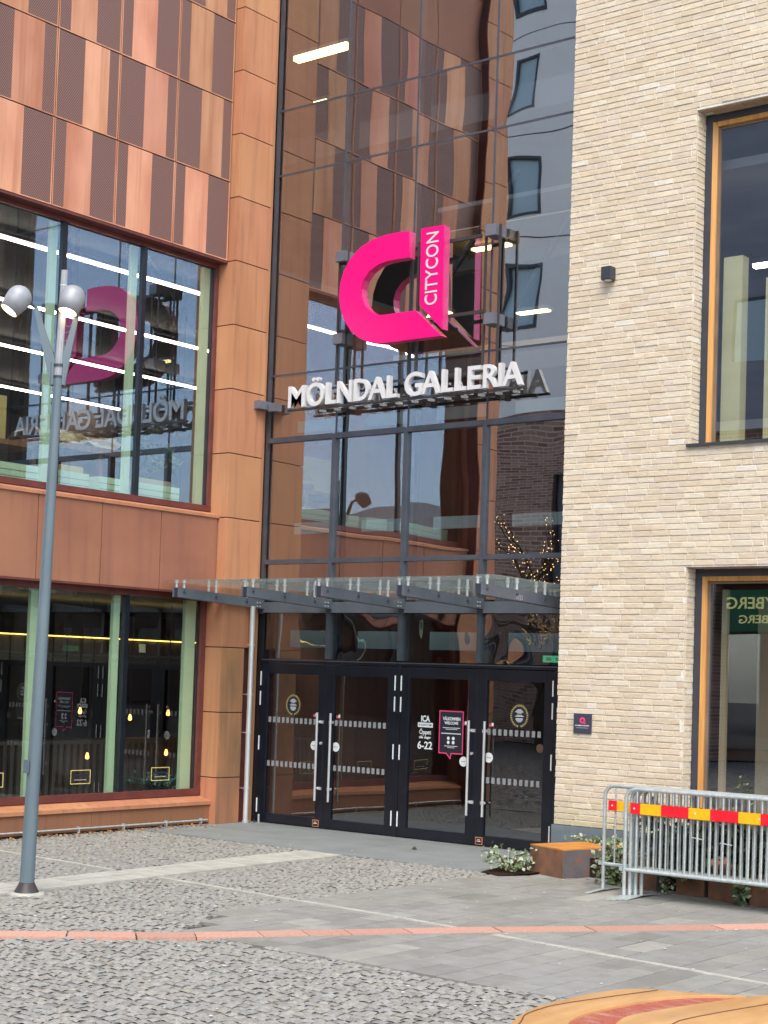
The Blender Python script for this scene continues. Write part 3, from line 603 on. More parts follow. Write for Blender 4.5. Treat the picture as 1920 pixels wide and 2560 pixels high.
for (x0, x1, y, z, lb, h) in ((-15.43, -14.45, 17.0, 10.73, 'glowing yellow tube light high behind the glass wall top left', .07), (-15.9, -15.66, 18.0, 10.51, 'tiny yellow tube light lower behind the glass wall top left', .02), (-13.9, -13.2, 17.9, 7.0, 'warm lit strip behind the pink logo', .02), (-12.9, -12.3, 18.0, 7.85, 'warm lit strip right of the pink logo behind the glass', .03), (-11.45, -11.0, 17.0, 6.60, 'warm lit strip behind the glass below right of the logo', .02)):
    tag(box((x0, y, z), (x1, y + .12, z + h), tubem).box((x0 - .03, y - .0, z + h + .001), (x1 + .03, y + .16, z + h + .05), intceil).build('tube_light'), lb, 'ceiling light', 'tube lights inside the hall')
tag(box((-11.60, 16.6, 2.16), (-11.48, 16.62, 2.32), mat('lit_notice', (.7, .7, .4), .5, emit=(.8, .8, .45), es=.8)).build('lit_notice'), 'small pale yellow lit notice behind the glass above the third door', 'sign')
tag(box((-10.45, 16.3, 2.155), (-10.0, 16.33, 2.235), exitm).box((-10.40, 16.296, 2.175), (-10.33, 16.2995, 2.215), white).box((-10.27, 16.296, 2.18), (-10.20, 16.2995, 2.21), white).box((-10.15, 16.296, 2.175), (-10.08, 16.2995, 2.215), white).build('exit_sign'), 'green exit sign inside above the right door', 'sign')

# ---------------- doors
def door(x0, x1, hx, hinge, idx, label):
    """x0..x1 leaf, hx handle position, hinge 'L' or 'R'"""
    t = thing('door', label, 'door', ((x0 + x1) / 2, YG, 0), 'glass entrance doors'); st = .125
    mb = MB(); y0, y1 = YG - .028, YG + .03
    mb.box((x0, y0, .01), (x0 + st, y1, 2.045), black).box((x1 - st, y0, .01), (x1, y1, 2.045), black).box((x0 + st, y0, 1.915), (x1 - st, y1, 2.045), black).box((x0 + st, y0, .01), (x1 - st, y1, .125), black)
    part(mb, 'leaf_frame', t, bevel=.003)
    gx0, gx1 = x0 + st, x1 - st
    part(MB().quad((gx0, YG, .125), (gx1, YG, .125), (gx1, YG, 1.915), (gx0, YG, 1.915), gl_door), 'glass_pane', t)
    h = MB().tube([(hx, YG - .085, .345), (hx, YG - .085, 1.445)], .0155, stainless, 12)
    part(h, 'pull_handle', t); br = MB()
    for z in (.50, 1.33): br.tube([(hx, YG - .085, z), (hx, YG - .028, z)], .011, stainless, 8).box((hx - .0, YG - .045, z - .018), (hx + (.06 if hinge == 'L' else -.06), YG - .0285, z + .018), stainless)
    part(br, 'handle_bracket', t)
    xh = x0 + .008 if hinge == 'L' else x1 - .008
    for z in (.22, 1.02, 1.595, 1.85): part(MB().tube([(xh, YG - .038, z - .09), (xh, YG - .038, z + .09)], .009, stickw, 8), 'hinge', t)
    if hinge == 'L': part(disc(x1 - .05, 1.063, .018, YG - .029, stainless, t=.02), 'lock_knob', t)
    for z, gap in (((1.325, 0), (.765, 0)) if idx != 2 else ()):
        mb = MB(); x = gx0 + .01
        while x < gx1 - .04: mb.box((x, YG - .005, z - .035), (x + .043, YG - .002, z + .035), dashm); x += .0765
        part(mb, 'frosted_dashes', t)
    cx = gx1 - .062 if hinge == 'L' else gx0 + .04
    part(disc(cx, 1.027 if idx != 2 else .96, .058, YG - .0035, stickw).box((cx - .03, YG - .009, 1.022 if idx != 2 else .955), (cx + .03, YG - .007, 1.034 if idx != 2 else .967), faint), 'round_sticker', t)
    rx = gx1 - .09 if hinge == 'L' else gx0 + .035
    part(box((rx, YG - .0065, 1.385), (rx + .065, YG - .0055, 1.42), stickred).box((rx + .035, YG - .0085, 1.395), (rx + .06, YG - .0066, 1.43), stickw), 'alarm_sticker', t)
    return t, gx0, gx1
def laurel(t, cx, cz):
    mb = disc(cx, cz, .112, YG - .0035, stickdark, .122, t=.002)
    for k in range(30):
        a = -math.pi / 2 + .22 + (2 * math.pi - .44) * k / 29
        for s_ in (-1, 1):
            r0 = .112; px_, pz = cx + math.cos(a) * r0, cz + math.sin(a) * r0 * 1.07; d = a + s_ * .75 + (math.pi / 2 if a > math.pi / 2 else math.pi / 2)
            u, v = math.cos(d), math.sin(d); w_ = .0045; L = .022
            mb.prism([(px_ - v * w_, YG - .0062, pz + u * w_), (px_ + u * L, YG - .0062, pz + v * L), (px_ + v * w_, YG - .0062, pz - u * w_)], (0, -.001, 0), goldm)
    for k, wd in enumerate((.05, .085, .11, .06, 0, .075, .115, 0, .09, .10, .08, .05)):
        if wd: mb.box((cx - wd / 2, YG - .0075, cz + .068 - k * .0125), (cx + wd / 2, YG - .0062, cz + .075 - k * .0125), stickw)
    part(mb, 'award_sticker', t)
d1, a, b = door(-14.215, -13.105, -13.19, 'L', 0, 'leftmost glass door, with a gold laurel award sticker and a pull handle on its right'); laurel(d1, -13.664, 1.525)
part(box((-13.255, YG - .034, .02), (-13.155, YG - .0285, .105), stickorange).box((-13.247, YG - .036, .028), (-13.163, YG - .0345, .097), stickdark).box((-13.235, YG - .038, .055), (-13.175, YG - .0365, .062), stickw).box((-13.225, YG - .038, .072), (-13.185, YG - .0365, .078), stickw), 'orange_sticker', d1)
part(box((-13.52, YG + .04, 1.955), (-13.22, YG + .10, 2.0), anthr), 'door_closer', d1)
d2, a, b = door(-13.101, -11.999, -12.97, 'R', 1, 'second glass door from the left, with only dashes and a round sticker beside its handle')
d3, a, b = door(-11.921, -10.797, -10.868, 'L', 2, 'third glass door from the left, carrying opening hours and a pink speech bubble notice')
part(textmesh('ICA', stickw, -11.622, -11.492, 1.400, 1.475, YG - .002, .002, offset=.035), 'logo_lettering', d3)
part(box((-11.668, YG - .004, 1.335), (-11.448, YG - .002, 1.390), stickw).add([], [], stickw), 'logo_plate', d3)
part(textmesh('KVANTUM', stickdark, -11.650, -11.466, 1.350, 1.376, YG - .0042, .001, offset=.01), 'logo_lettering', d3)
part(textmesh('Öppet', stickw, -11.645, -11.470, 1.235, 1.318, YG - .002, .002, offset=.012), 'opening_hours', d3)
part(textmesh('alla dagar', stickw, -11.645, -11.470, 1.192, 1.233, YG - .002, .002, offset=.02), 'opening_hours', d3)
part(textmesh('6-22', stickw, -11.665, -11.448, 1.075, 1.168, YG - .002, .002, offset=.018), 'opening_hours', d3)
ws = MB(); y_ = YG - .004; x0, x1, z0, z1 = -11.345, -11.005, 1.045, 1.540; e = .014
ws.prism([(x0, y_, z1), (x0, y_, z0), (x0 + .10, y_, z0), (x0 + .165, y_, .982), (x0 + .175, y_, z0), (x1, y_, z0), (x1, y_, z1)], (0, -.001, 0), stickdark)
ol = [(x0, z1), (x0, z0), (x0 + .105, z0), (x0 + .168, .985), (x0 + .178, z0), (x1, z0), (x1, z1), (x0, z1)]
for i in range(7):
    (a0, b0), (a1, b1) = ol[i], ol[i + 1]; d = Vector((a1 - a0, b1 - b0)).normalized(); nx, nz = -d.y * e / 2, d.x * e / 2; ex, ez = d.x * e / 2, d.y * e / 2
    yy = y_ - .0015 - .00012 * i
    ws.prism([(a0 - ex + nx, yy, b0 - ez + nz), (a1 + ex + nx, yy, b1 + ez + nz), (a1 + ex - nx, yy, b1 + ez - nz), (a0 - ex - nx, yy, b0 - ez - nz)], (0, -.001, 0), stickpink)
part(ws, 'speech_bubble', d3)
part(textmesh('VÄLKOMMEN', stickw, -11.300, -11.045, 1.432, 1.480, y_ - .0012, .001, offset=.03), 'welcome_lettering', d3)
part(textmesh('WELCOME', stickw, -11.275, -11.075, 1.385, 1.420, y_ - .0012, .001, offset=.03), 'welcome_lettering', d3)
mb = MB()
for z, wd, h in ((1.345, .25, .008), (1.328, .17, .007), (1.278, .285, .012), (1.13, .19, .007), (1.112, .10, .006)):
    x = -11.172 - wd / 2
    while x < -11.172 + wd / 2: q = random.uniform(.008, .022); mb.box((x, y_ - .0022, z - h / 2), (min(x + q, -11.172 + wd / 2), y_ - .0012, z + h / 2), stickw); x += q + .0035
for sx in (-.036, .036):
    for z in (1.222, 1.173): mb.add(*(lambda D: (D.v, D.f, stickw))(disc(-11.176 + sx, z, .020, y_ - .0012, stickw, t=.001)))
part(mb, 'small_print', d3)
d4, a, b = door(-10.793, -9.750, -10.645, 'R', 3, 'rightmost glass door by the brick corner, with a laurel award sticker and handle on its left'); laurel(d4, -10.221, 1.524)
part(box((-10.765, YG - .034, .02), (-10.665, YG - .0285, .105), stickorange).box((-10.757, YG - .036, .028), (-10.673, YG - .0345, .097), stickdark).box((-10.745, YG - .038, .055), (-10.685, YG - .0365, .062), stickw).box((-10.735, YG - .038, .072), (-10.695, YG - .0365, .078), stickw), 'orange_sticker', d4)
part(disc(-9.93, 1.17, .05, YG - .0035, mat('brown_sticker', (.10, .055, .03), .6)), 'brown_sticker', d4)

# ---------------- canopy
cn = thing('glass_canopy', 'flat glass canopy on five grey steel outriggers above the entrance doors', 'canopy', (-12, 15.4, 2.8))
bx = [-14.25, -13.10, -11.95, -10.79, -9.66]
for i, x in enumerate(bx):
    yt = 13.90 if i < 4 else 13.78
    mb = MB(); w2_ = .045
    for s_ in (-1, 1):
        xx = x + s_ * w2_
        mb.prism([(xx - .006, yt, 2.815), (xx - .006, YG - .036, 2.745), (xx - .006, YG - .036, 2.865), (xx - .006, yt, 2.935)], (.012, 0, 0), steelgrey)
    mb.box((x - w2_ + .007, yt + .02, 2.82), (x + w2_ - .007, yt + .035, 2.93), anthr).box((x - w2_ + .007, YG - .05, 2.68), (x + w2_ - .007, YG - .036, 2.84), anthr)
    o = part(mb, 'outrigger', cn, bevel=.002)
    for (sx, yy) in ((-1, yt + .06), (1, yt + .10), (-1, yt + .62), (1, yt + .66), (-1, yt + 1.18), (1, yt + 1.22)):
        f = (yy - yt) / (YG - yt); zt = 2.935 - .075 * f
        part(MB().tube([(x + sx * .045, yy, zt - .005), (x + sx * .045, yy, 2.995 - (yy - 13.8) * .02)], .0165, stainless, 12).tube([(x + sx * .045, yy, 2.990 - (yy - 13.8) * .02), (x + sx * .045, yy, 3.012 - (yy - 13.8) * .02)], .024, stainless, 12), 'standoff', o)
        part(MB().tube([(x + sx * .045, yy, zt - .065), (x + sx * .045, yy, zt - .045)], .022, anthr, 10).tube([(x + sx * .045, yy, zt - .045), (x + sx * .045, yy, zt - .0055)], .008, anthr, 8), 'bolt', o)
    if i < 4:
        for dz in (0, .045):
            for dy in (0, .05): part(MB().tube([(x + .051, YG - .12 - dy, 2.82 - dz), (x + .062, YG - .12 - dy, 2.82 - dz)], .010, stainless, 8), 'bolt', o)
    else:
        # the number cut through the last outrigger
        T_ = textmesh('W23', faint, 0, .13, 0, .05, 0, .002); T_.v = [(x + .0515 - v[1], 14.42 + v[0], 2.825 + v[2] - .03) for v in T_.v]; part(T_, 'stencil_mark', o)
for i in range(4):
    a, b = (bx[i] if i else -14.33) + .004, bx[i + 1] - .004
    part(MB().prism([(a, 13.82, 3.000), (b, 13.82, 3.000), (b, YG - .05, 2.968), (a, YG - .05, 2.968)], (0, 0, .015), gl_can), 'glass_sheet', cn)
part(MB().prism([(bx[4], 13.70, 3.000), (-9.40, 13.70, 3.000), (-9.40, YG - .05, 2.968), (bx[4], YG - .05, 2.968)], (0, 0, .015), gl_can), 'glass_sheet', cn)
# ---------------- pink logo sign
lg = thing('logo_sign', 'big magenta sign shaped like a curved letter C and an upright bar reading CITYCON', 'sign', (-11.9, 15.2, 5.9))
Cc = [(-11.744, 7.263), (-11.90, 7.272), (-12.10, 7.268), (-12.31, 7.238), (-12.49, 7.170), (-12.64, 7.055), (-12.74, 6.915), (-12.795, 6.766), (-12.810, 6.61), (-12.785, 6.45), (-12.71, 6.285), (-12.60, 6.143), (-12.47, 6.046), (-12.325, 5.982), (-12.17, 5.95), (-12.02, 5.943), (-11.219, 5.943), (-11.61, 6.285), (-11.857, 6.288), (-12.14, 6.290), (-12.243, 6.317), (-12.336, 6.375), (-12.415, 6.456), (-12.455, 6.556), (-12.46, 6.652), (-12.427, 6.755), (-12.341, 6.851), (-12.208, 6.916), (-12.06, 6.942), (-11.883, 6.944), (-11.735, 6.942)]
def logo(poly, nm):
    f = MB().add([(x, 15.10, z) for x, z in poly], [tuple(range(len(poly)))], pink)
    n = len(poly)
    # front face proud of clear magenta edges, dark back
    for i in range(n):
        j = (i + 1) % n; (xa, za), (xb, zb) = poly[i], poly[j]
        f.add([(xa, 15.10, za), (xb, 15.10, zb), (xb, 15.125, zb), (xa, 15.125, za)], [(3, 2, 1, 0)], pink); f.add([(xa, 15.125, za), (xb, 15.125, zb), (xb, 15.225, zb), (xa, 15.225, za)], [(3, 2, 1, 0)], pinkside)
    f.add([(x, 15.225, z) for x, z in poly][::-1], [tuple(range(n))], blackback)
    bm = bmesh.new(); me = bpy.data.meshes.new('x'); me.from_pydata(f.v, [], f.f); bm.from_mesh(me); bm.free()
    return part(f, nm, lg)
logo(Cc, 'curved_letter'); logo([(-11.562, 7.265), (-11.552, 6.343), (-11.213, 6.022), (-11.227, 7.261)], 'upright_bar')
part(textmesh('CITYCON', white, -11.475, -11.295, 6.325, 7.195, 15.0995, .006, rot=1, offset=.004), 'bar_lettering', lg)
fr = MB()
for x in (-12.99, -12.86, -10.76, -10.56): fr.box((x - .012, 15.30, 5.55), (x + .012, 15.325, 7.22), blackback)
fr.box((-13.02, 15.33, 7.07), (-12.3, 15.36, 7.11), blackback).box((-11.4, 15.26, 7.09), (-10.80, 15.29, 7.13), blackback).box((-11.3, 15.26, 6.19), (-10.72, 15.29, 6.23), blackback).box((-13.0, 15.33, 6.20), (-12.6, 15.36, 6.24), blackback)
fr.box((-11.70, 15.226, 5.5), (-11.67, 15.26, 7.15), blackback).box((-11.86, 15.29, 5.5), (-11.84, 15.32, 6.95), blackback).box((-11.9, 15.227, 6.98), (-11.3, 15.26, 7.05), blackback).box((-11.62, 15.227, 6.10), (-11.45, 15.26, 6.18), blackback)
part(fr, 'support_frame', lg)
for x, z in ((-12.94, 7.16), (-12.94, 6.12), (-10.66, 7.16), (-10.65, 6.12)):
    part(box((x - .07, 15.24, z - .075), (x + .085, 15.46, z + .06), steelgrey, .004), 'wall_bracket', lg)
# ---------------- white channel letters
ls = thing('letter_sign', 'raised white letters MÖLNDAL GALLERIA on a black rail across the glass wall', 'sign', (-11.9, 15.2, 5.28))
LT = [('M', -13.675, -13.395), ('Ö', -13.370, -13.083), ('L', -13.055, -12.885), ('N', -12.868, -12.635), ('D', -12.600, -12.365), ('A', -12.370, -12.095), ('L', -12.085, -11.925), ('G', -11.812, -11.545), ('A', -11.565, -11.285), ('L', -11.262, -11.095), ('L', -11.070, -10.905), ('E', -10.885, -10.700), ('R', -10.665, -10.455), ('I', -10.452, -10.402), ('A', -10.400, -10.130)]
for ch, a, b in LT:
    top = {'Ö': 5.645, 'G': 5.572}.get(ch, 5.562); bot = 5.288 if ch not in 'ÖG' else 5.279
    part(textmesh(ch, white, a, b, bot, top, 15.255, .065, offset=.016, bev=.0), 'letter', ls)
part(box((-13.70, 15.215, 5.250), (-10.10, 15.255, 5.274), blackback).box((-13.3, 15.34, 5.22), (-10.2, 15.365, 5.255), blackback).box((-13.3, 15.32, 5.50), (-10.35, 15.335, 5.53), blackback), 'rail', ls)
for k in range(14):
    x = -13.45 + k * .243; part(box((x, 15.2605, 5.22), (x + .05, 15.339, 5.245), stickw), 'rail_clip', ls)
for x in (-12.86, -11.68, -10.6): part(box((x, 15.371, 5.19), (x + .06, 15.48, 5.27), blackback), 'rail_foot', ls)

# ================================================================= BRICK BUILDING
bb = thing('brick_building', 'cream brick building on the right with two big recessed windows', 'building', (-5, 14.9, 0))
OP = [(-7.835, -4.4, 4.43, 7.905), (-7.835, -4.4, .37, 3.1425)]     # openings x0,x1,z0,z1
XB = -9.352
RH = .0628; cols = [(.70, .595, .445), (.73, .625, .475), (.67, .56, .41), (.70, .585, .43), (.68, .575, .45), (.73, .64, .50)]
def btint():
    c = random.choice(cols); k = random.gauss(1, .025); r_ = random.random()
    if r_ < .018: return (.76, .69, .58)
    if r_ < .07: return (.66, .54, .40)
    if r_ < .10: return (.67, .57, .46)
    return tuple(min(.9, v * k) for v in c)
def brickrow(mb, seg, z, place, off):
    """lay one course between seg[0]..seg[1]; place(u0,u1,z0,z1,out,tint)"""
    u = seg[0] - off
    while u < seg[1]:
        L = random.choice((.238, .238, .238, .238, .20, .115, .16)); u1 = u + L
        a, b = max(u, seg[0]), min(u1, seg[1])
        if b - a > .03: place(a + .0045, b - .0045, z + .005, z + RH - .0055, random.gauss(0, .0018), btint())
        u = u1
def frontplace(y):
    def f(a, b, z0, z1, o_, tint):
        j = lambda: random.gauss(0, .0012)
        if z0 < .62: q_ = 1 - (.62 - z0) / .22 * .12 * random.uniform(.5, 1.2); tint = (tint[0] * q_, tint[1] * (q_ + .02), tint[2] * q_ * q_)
        yf = y + o_; yb_ = y + .03; e = .003
        vs = [(a + e + j(), yf, z0 + e + j()), (b - e + j(), yf, z0 + e + j()), (b - e + j(), yf, z1 - e + j()), (a + e + j(), yf, z1 - e + j()), (a, yf + e, z0), (b, yf + e, z0), (b, yf + e, z1), (a, yf + e, z1), (a, yb_, z0), (b, yb_, z0), (b, yb_, z1), (a, yb_, z1)]
        bw.add(vs, [(0, 1, 2, 3), (0, 4, 5, 1), (1, 5, 6, 2), (2, 6, 7, 3), (3, 7, 4, 0), (4, 8, 9, 5), (5, 9, 10, 6), (6, 10, 11, 7), (7, 11, 8, 4)], brickm, False, tint)
    return f
bw = MB(); z = .398; r = 0
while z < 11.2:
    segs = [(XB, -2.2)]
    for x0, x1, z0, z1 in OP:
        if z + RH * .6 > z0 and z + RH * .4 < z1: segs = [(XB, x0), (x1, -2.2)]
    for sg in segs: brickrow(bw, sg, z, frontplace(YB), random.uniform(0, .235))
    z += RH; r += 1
def sideplace(x, sgn):
    def f(a, b, z0, z1, o_, tint):
        xf = x + sgn * (o_ + .001); xb_ = x - sgn * .025
        bw.add([(xf, a, z0), (xf, b, z0), (xf, b, z1), (xf, a, z1), (xb_, a, z0), (xb_, b, z0), (xb_, b, z1), (xb_, a, z1)], [(0, 1, 2, 3), (0, 4, 5, 1), (1, 5, 6, 2), (2, 6, 7, 3), (3, 7, 4, 0)], brickm, False, tint)
    return f
for x0, x1, z0, z1 in OP:
    z = .398
    while z < z1 - .02:
        if z + RH * .6 > z0: brickrow(bw, (YB + .034, YB + .205), z, sideplace(x0, 1), random.choice((0, .12)))
        z += RH
    # soldier-laid soffit, its underside shade painted into a darker, browner brick tint
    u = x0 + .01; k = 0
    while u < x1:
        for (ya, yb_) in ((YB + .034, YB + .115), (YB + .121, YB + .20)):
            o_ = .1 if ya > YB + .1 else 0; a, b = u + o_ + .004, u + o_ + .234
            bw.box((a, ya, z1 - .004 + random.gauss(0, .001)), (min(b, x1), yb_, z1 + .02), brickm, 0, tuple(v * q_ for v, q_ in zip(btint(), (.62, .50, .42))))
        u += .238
z = .398
while z < 11.2: brickrow(bw, (YB + .034, YG + .1), z, sideplace(XB, -1), random.choice((0, .12))); z += RH
part(bw, 'brickwork', bb)
mw = MB(); ym, yt_ = YB + .009, YB + .45
def mwall(a, b): mw.box((a[0], ym, a[1]), (b[0], yt_, b[1]), mortar)
xr = -2.2
mw.box((XB + .008, ym, .40), (-7.843, yt_, 11.2), mortar); mw.box((-4.392, ym, .40), (xr, yt_, 11.2), mortar)
mw.box((-7.843, ym, 7.913), (-4.392, yt_, 11.2), mortar); mw.box((-7.843, ym, 3.150), (-4.392, yt_, 4.40), mortar)
mw.box((XB + .008, yt_, .0), (-9.2, 22, 11.2), mortar)
part(mw, 'mortar_wall', bb)
part(MB().box((XB - .018, YB - .012, 0), (xr, YB + .4, .396), plinthm).box((XB - .018, YB + .4, 0), (XB + .1, YG + .0, .396), plinthm), 'plinth', bb)
part(MB().box((-9.2, 21.8, 0), (xr, 22, 11.2), intdark).box((xr, YB + .45, 0), (xr + .1, 22, 11.2), intdark).box((-9.25, YB + .45, 11.1), (xr, 22, 11.2), intdark).box((-9.19, YB + .5, 3.5), (xr, 21.8, 4.2), intceil).box((-9.19, YB + .5, .0), (xr, 21.8, .02), intbrown).box((-9.19, YB + .5, 7.4), (xr, 21.8, 7.5), intceil), 'interior_wall', bb)
for (x0, x1, z0, z1), up_ in zip(OP, (1, 0)):
    yw = YB + .205
    wn = part(MB().box((x0, yw, z0), (x0 + .078, yw + .09, z1), anthr).box((x0 + .078, yw, z1 - .075), (x1, yw + .09, z1), anthr).box((x1 - .07, yw, z0), (x1, yw + .09, z1 - .075), anthr), 'window', bb)
    q = .12
    part(MB().prism([(x0 + .078, yw + .004, z0), (x0 + .125, yw + .03, z0), (x0 + .125, yw + .09, z0), (x0 + .078, yw + .09, z0)], (0, 0, z1 - z0 - .076), wood).box((x0 + .126, yw + .012, z1 - .125), (x1 - .07, yw + .085, z1 - .076), wood), 'wood_frame', wn)
    part(MB().box((x0 + .1255, yw + .05, z0), (x0 + .15, yw + .09, z1 - .126), intbrown).box((x0 + .15, yw + .05, z1 - .15), (x1 - .07, yw + .09, z1 - .126), intbrown), 'glazing_bead', wn)
    part(MB().quad((x0 + .15, yw + .07, z0 + .02), (x1 - .07, yw + .07, z0 + .02), (x1 - .07, yw + .07, z1 - .15), (x0 + .15, yw + .07, z1 - .15), gl_right), 'glass_pane', wn)
    part(MB().prism([(x0 - .022, YB - .035, z0 - .012), (x0 - .022, yw + .05, z0 + .022), (x0 - .022, yw + .05, z0 - .02), (x0 - .022, YB - .035, z0 - .042)], (x1 - x0 + .04, 0, 0), anthr), 'window_sill', wn)
    if up_:
        part(MB().box((x0 + .16, yw + .16, z0), (x0 + .375, yw + .30, 6.42), green_yel).box((x0 + .64, yw + .16, z0), (x0 + .95, yw + .3, 6.15), green_yel).box((x0 + .38, yw + .162, z0 - .02), (x1 - .1, yw + .5, z0 + .03), green_yel), 'inner_lining', wn)
    else:
        part(MB().box((x0 + .16, yw + .3, z0), (x0 + .22, yw + .36, 2.95), inttan).box((x0 + .72, yw + .3, z0), (x0 + .95, yw + .34, 2.95), inttan).box((x0 + .95, yw + .3, z0), (x0 + 1.0, yw + .34, 2.95), anthr).box((x0 + .24, yw + 1.0, z0), (x1, yw + 1.05, 2.9), inttan), 'inner_lining', wn)
tag(box((-7.90, 16.4, 6.60), (-7.20, 16.48, 6.64), ledm).box((-7.93, 16.39, 6.641), (-7.17, 16.49, 6.68), anthr).build('led_strip'), 'short bright led strip inside the upper window of the brick building', 'ceiling light')
bt_ = MB().box((-7.45, 15.9, 4.2), (-6.9, 17.5, 5.15), intbrown).build('cabinet'); tag(bt_, 'low brown cabinet inside the upper window of the brick building', 'cabinet')
# wall lamp, plaque
wl = thing('wall_lamp', 'small anthracite cube wall lamp on the cream brick between glass hall and upper window', 'wall lamp', (-8.76, 14.8, 6.3))
part(box((-8.87, 14.765, 6.235), (-8.755, 14.88, 6.375), anthr, .003).box((-8.84, 14.88, 6.26), (-8.785, YB + .005, 6.34), anthr), 'housing', wl); part(disc(-8.8125, 0, .001, 0, anthr).tube([(-8.8125, 14.822, 6.230), (-8.8125, 14.822, 6.236)], .040, stickw, 16), 'lens', wl)
pq = thing('wall_plaque', 'small slate blue plaque with a pink emblem beside the right door', 'plaque', (-9.01, 14.88, 1.5))
part(box((-9.122, YB - .018, 1.388), (-8.902, YB - .004, 1.600), plaquem, .002), 'plate', pq)
em = disc(-9.012, 1.528, .034, YB - .0182, stickpink, t=.002)
em.add(*(lambda D: (D.v, D.f, plaquem))(disc(-9.012, 1.528, .014, YB - .0205, plaquem, t=.001))); em.box((-8.992, YB - .0202, 1.490), (-8.975, YB - .0182, 1.515), stickpink)
part(em, 'emblem', pq); part(textmesh('KVARNTORGET', stickw, -9.10, -8.925, 1.466, 1.479, YB - .0182, .001, offset=.02).box((-9.085, YB - .0195, 1.446), (-8.94, YB - .0182, 1.450), faint), 'plaque_lettering', pq)

# ================================================================= STREET LAMP
sx, sy = -10.861, 8.981
la = thing('street_lamp', 'tall grey blue street lamp with two lit bullet shaped heads', 'street lamp', (sx, sy, 0))
top = Vector((-10.777, 9.047, 5.335)); base = Vector((sx, sy, .075)); dirp = (top - base)
def pp(z): return base + dirp * ((z - base.z) / dirp.z)
part(MB().lathe([(.001, .012), (.150, .012), (.150, -.03)], bandm, 32, (sx, sy, 0)), 'foundation_ring', la)
part(MB().lathe([(.106, .013), (.068, .085), (.066, .095)], blackback, 12, (sx, sy, 0)), 'base_skirt', la)
po = MB(); seg = 24
def fluted(z0, z1, r0, r1, mt, k=.0, n=24, st=12):
    vs = []; ns = 48
    for i in range(st + 1):
        z = z0 + (z1 - z0) * i / st; c = pp(z); r = r0 + (r1 - r0) * i / st
        for q in range(ns): a = 2 * math.pi * q / ns; rr = r * (1 + (k if (q // 2) % 2 else 0)); vs.append((c.x + math.cos(a) * rr, c.y + math.sin(a) * rr, z))
    po.add(vs, [(i * ns + q, i * ns + (q + 1) % ns, (i + 1) * ns + (q + 1) % ns, (i + 1) * ns + q) for i in range(st) for q in range(ns)], mt, k == 0)
fluted(.09, 4.40, .0625, .0385, lampgrey, .0)
part(po, 'pole', la)
po = MB(); fluted(4.40, 5.335, .036, .0285, silverm, -.07); c = pp(5.336)
po.lathe([(.0285, 0), (.001, .004)], galv, 24, c); c = pp(5.20); po.lathe([(.031, 0), (.031, .006)], stickw, 24, c)
part(po, 'ribbed_post_top', la)
part(box((sx - .02, sy - .075, 1.02), (sx + .035, sy - .055, 1.13), lampgrey, .003), 'service_hatch', la)
part(MB().lathe([(.044, 0), (.044, .02)], anthr, 20, pp(4.50)).lathe([(.042, 0), (.042, .02)], anthr, 20, pp(4.40)), 'collar', la)
right = Vector((rt.x, rt.y, 0)).normalized(); tocam = Vector((-fw.x, -fw.y, 0)).normalized()
for (hd, ax, arm0, arm1, lb) in ((Vector((-11.050, 8.80, 5.150)), right * -.50 + Vector((0, 0, -.80)) + tocam * .25, (-.050, 4.43), Vector((-10.962, 8.902, 5.02)), 0),
                             (Vector((-10.695, 9.11, 5.185)), right * -.20 + Vector((0, 0, -.90)) + tocam * .27, (.045, 4.43), Vector((-10.682, 9.118, 4.96)), 1)):
    if lb == 0: hd = hd + right * .045
    hp = MB(); ax = ax.normalized(); org = hd
    hp.lathe([(.001, -.012), (.035, -.008), (.068, .010), (.093, .038), (.105, .072), (.107, .10), (.103, .14), (.083, .245), (.080, .245), (.078, .23)], silverm, 32, org, ax)
    o = part(hp, 'lamp_head', la)
    part(MB().lathe([(.068, .240), (.04, .243), (.001, .244)], lensm, 28, org, ax).lathe([(.0795, .238), (.068, .240)], lensrim, 28, org, ax), 'lens', o)
    p0 = pp(arm0[1]) + right * arm0[0]; p1 = arm1; d = (p1 - p0); side = right if lb == 0 else right
    # tapered plate arm with a folded edge
    am = MB(); nrm = d.cross(tocam).normalized(); q = [p0 - nrm * .0 + Vector((0, 0, -.10)) - right * .012, p0 + Vector((0, 0, .10)) + right * (.03 if lb == 0 else -.03), p1 + right * .012, p1 - right * .020]
    if lb: q = [p0 + Vector((0, 0, -.10)) + right * .014, p1 + right * .022, p1 - right * .012, p0 + Vector((0, 0, .10)) - right * .03]
    am.prism([v - tocam * .014 for v in q], tocam * .028, lampgrey); am.tube([p0 + Vector((0, 0, -.09)) + tocam * .002, p0 + Vector((0, 0, .10))], .022, lampgrey, 10)
    am.tube([p1 - (p1 - p0).normalized() * .02, org + ax * .09 + (p1 - (org + ax * .09)).normalized() * .06], [.015, .013], anthr, 8)
    part(am, 'arm', la, bevel=.003)

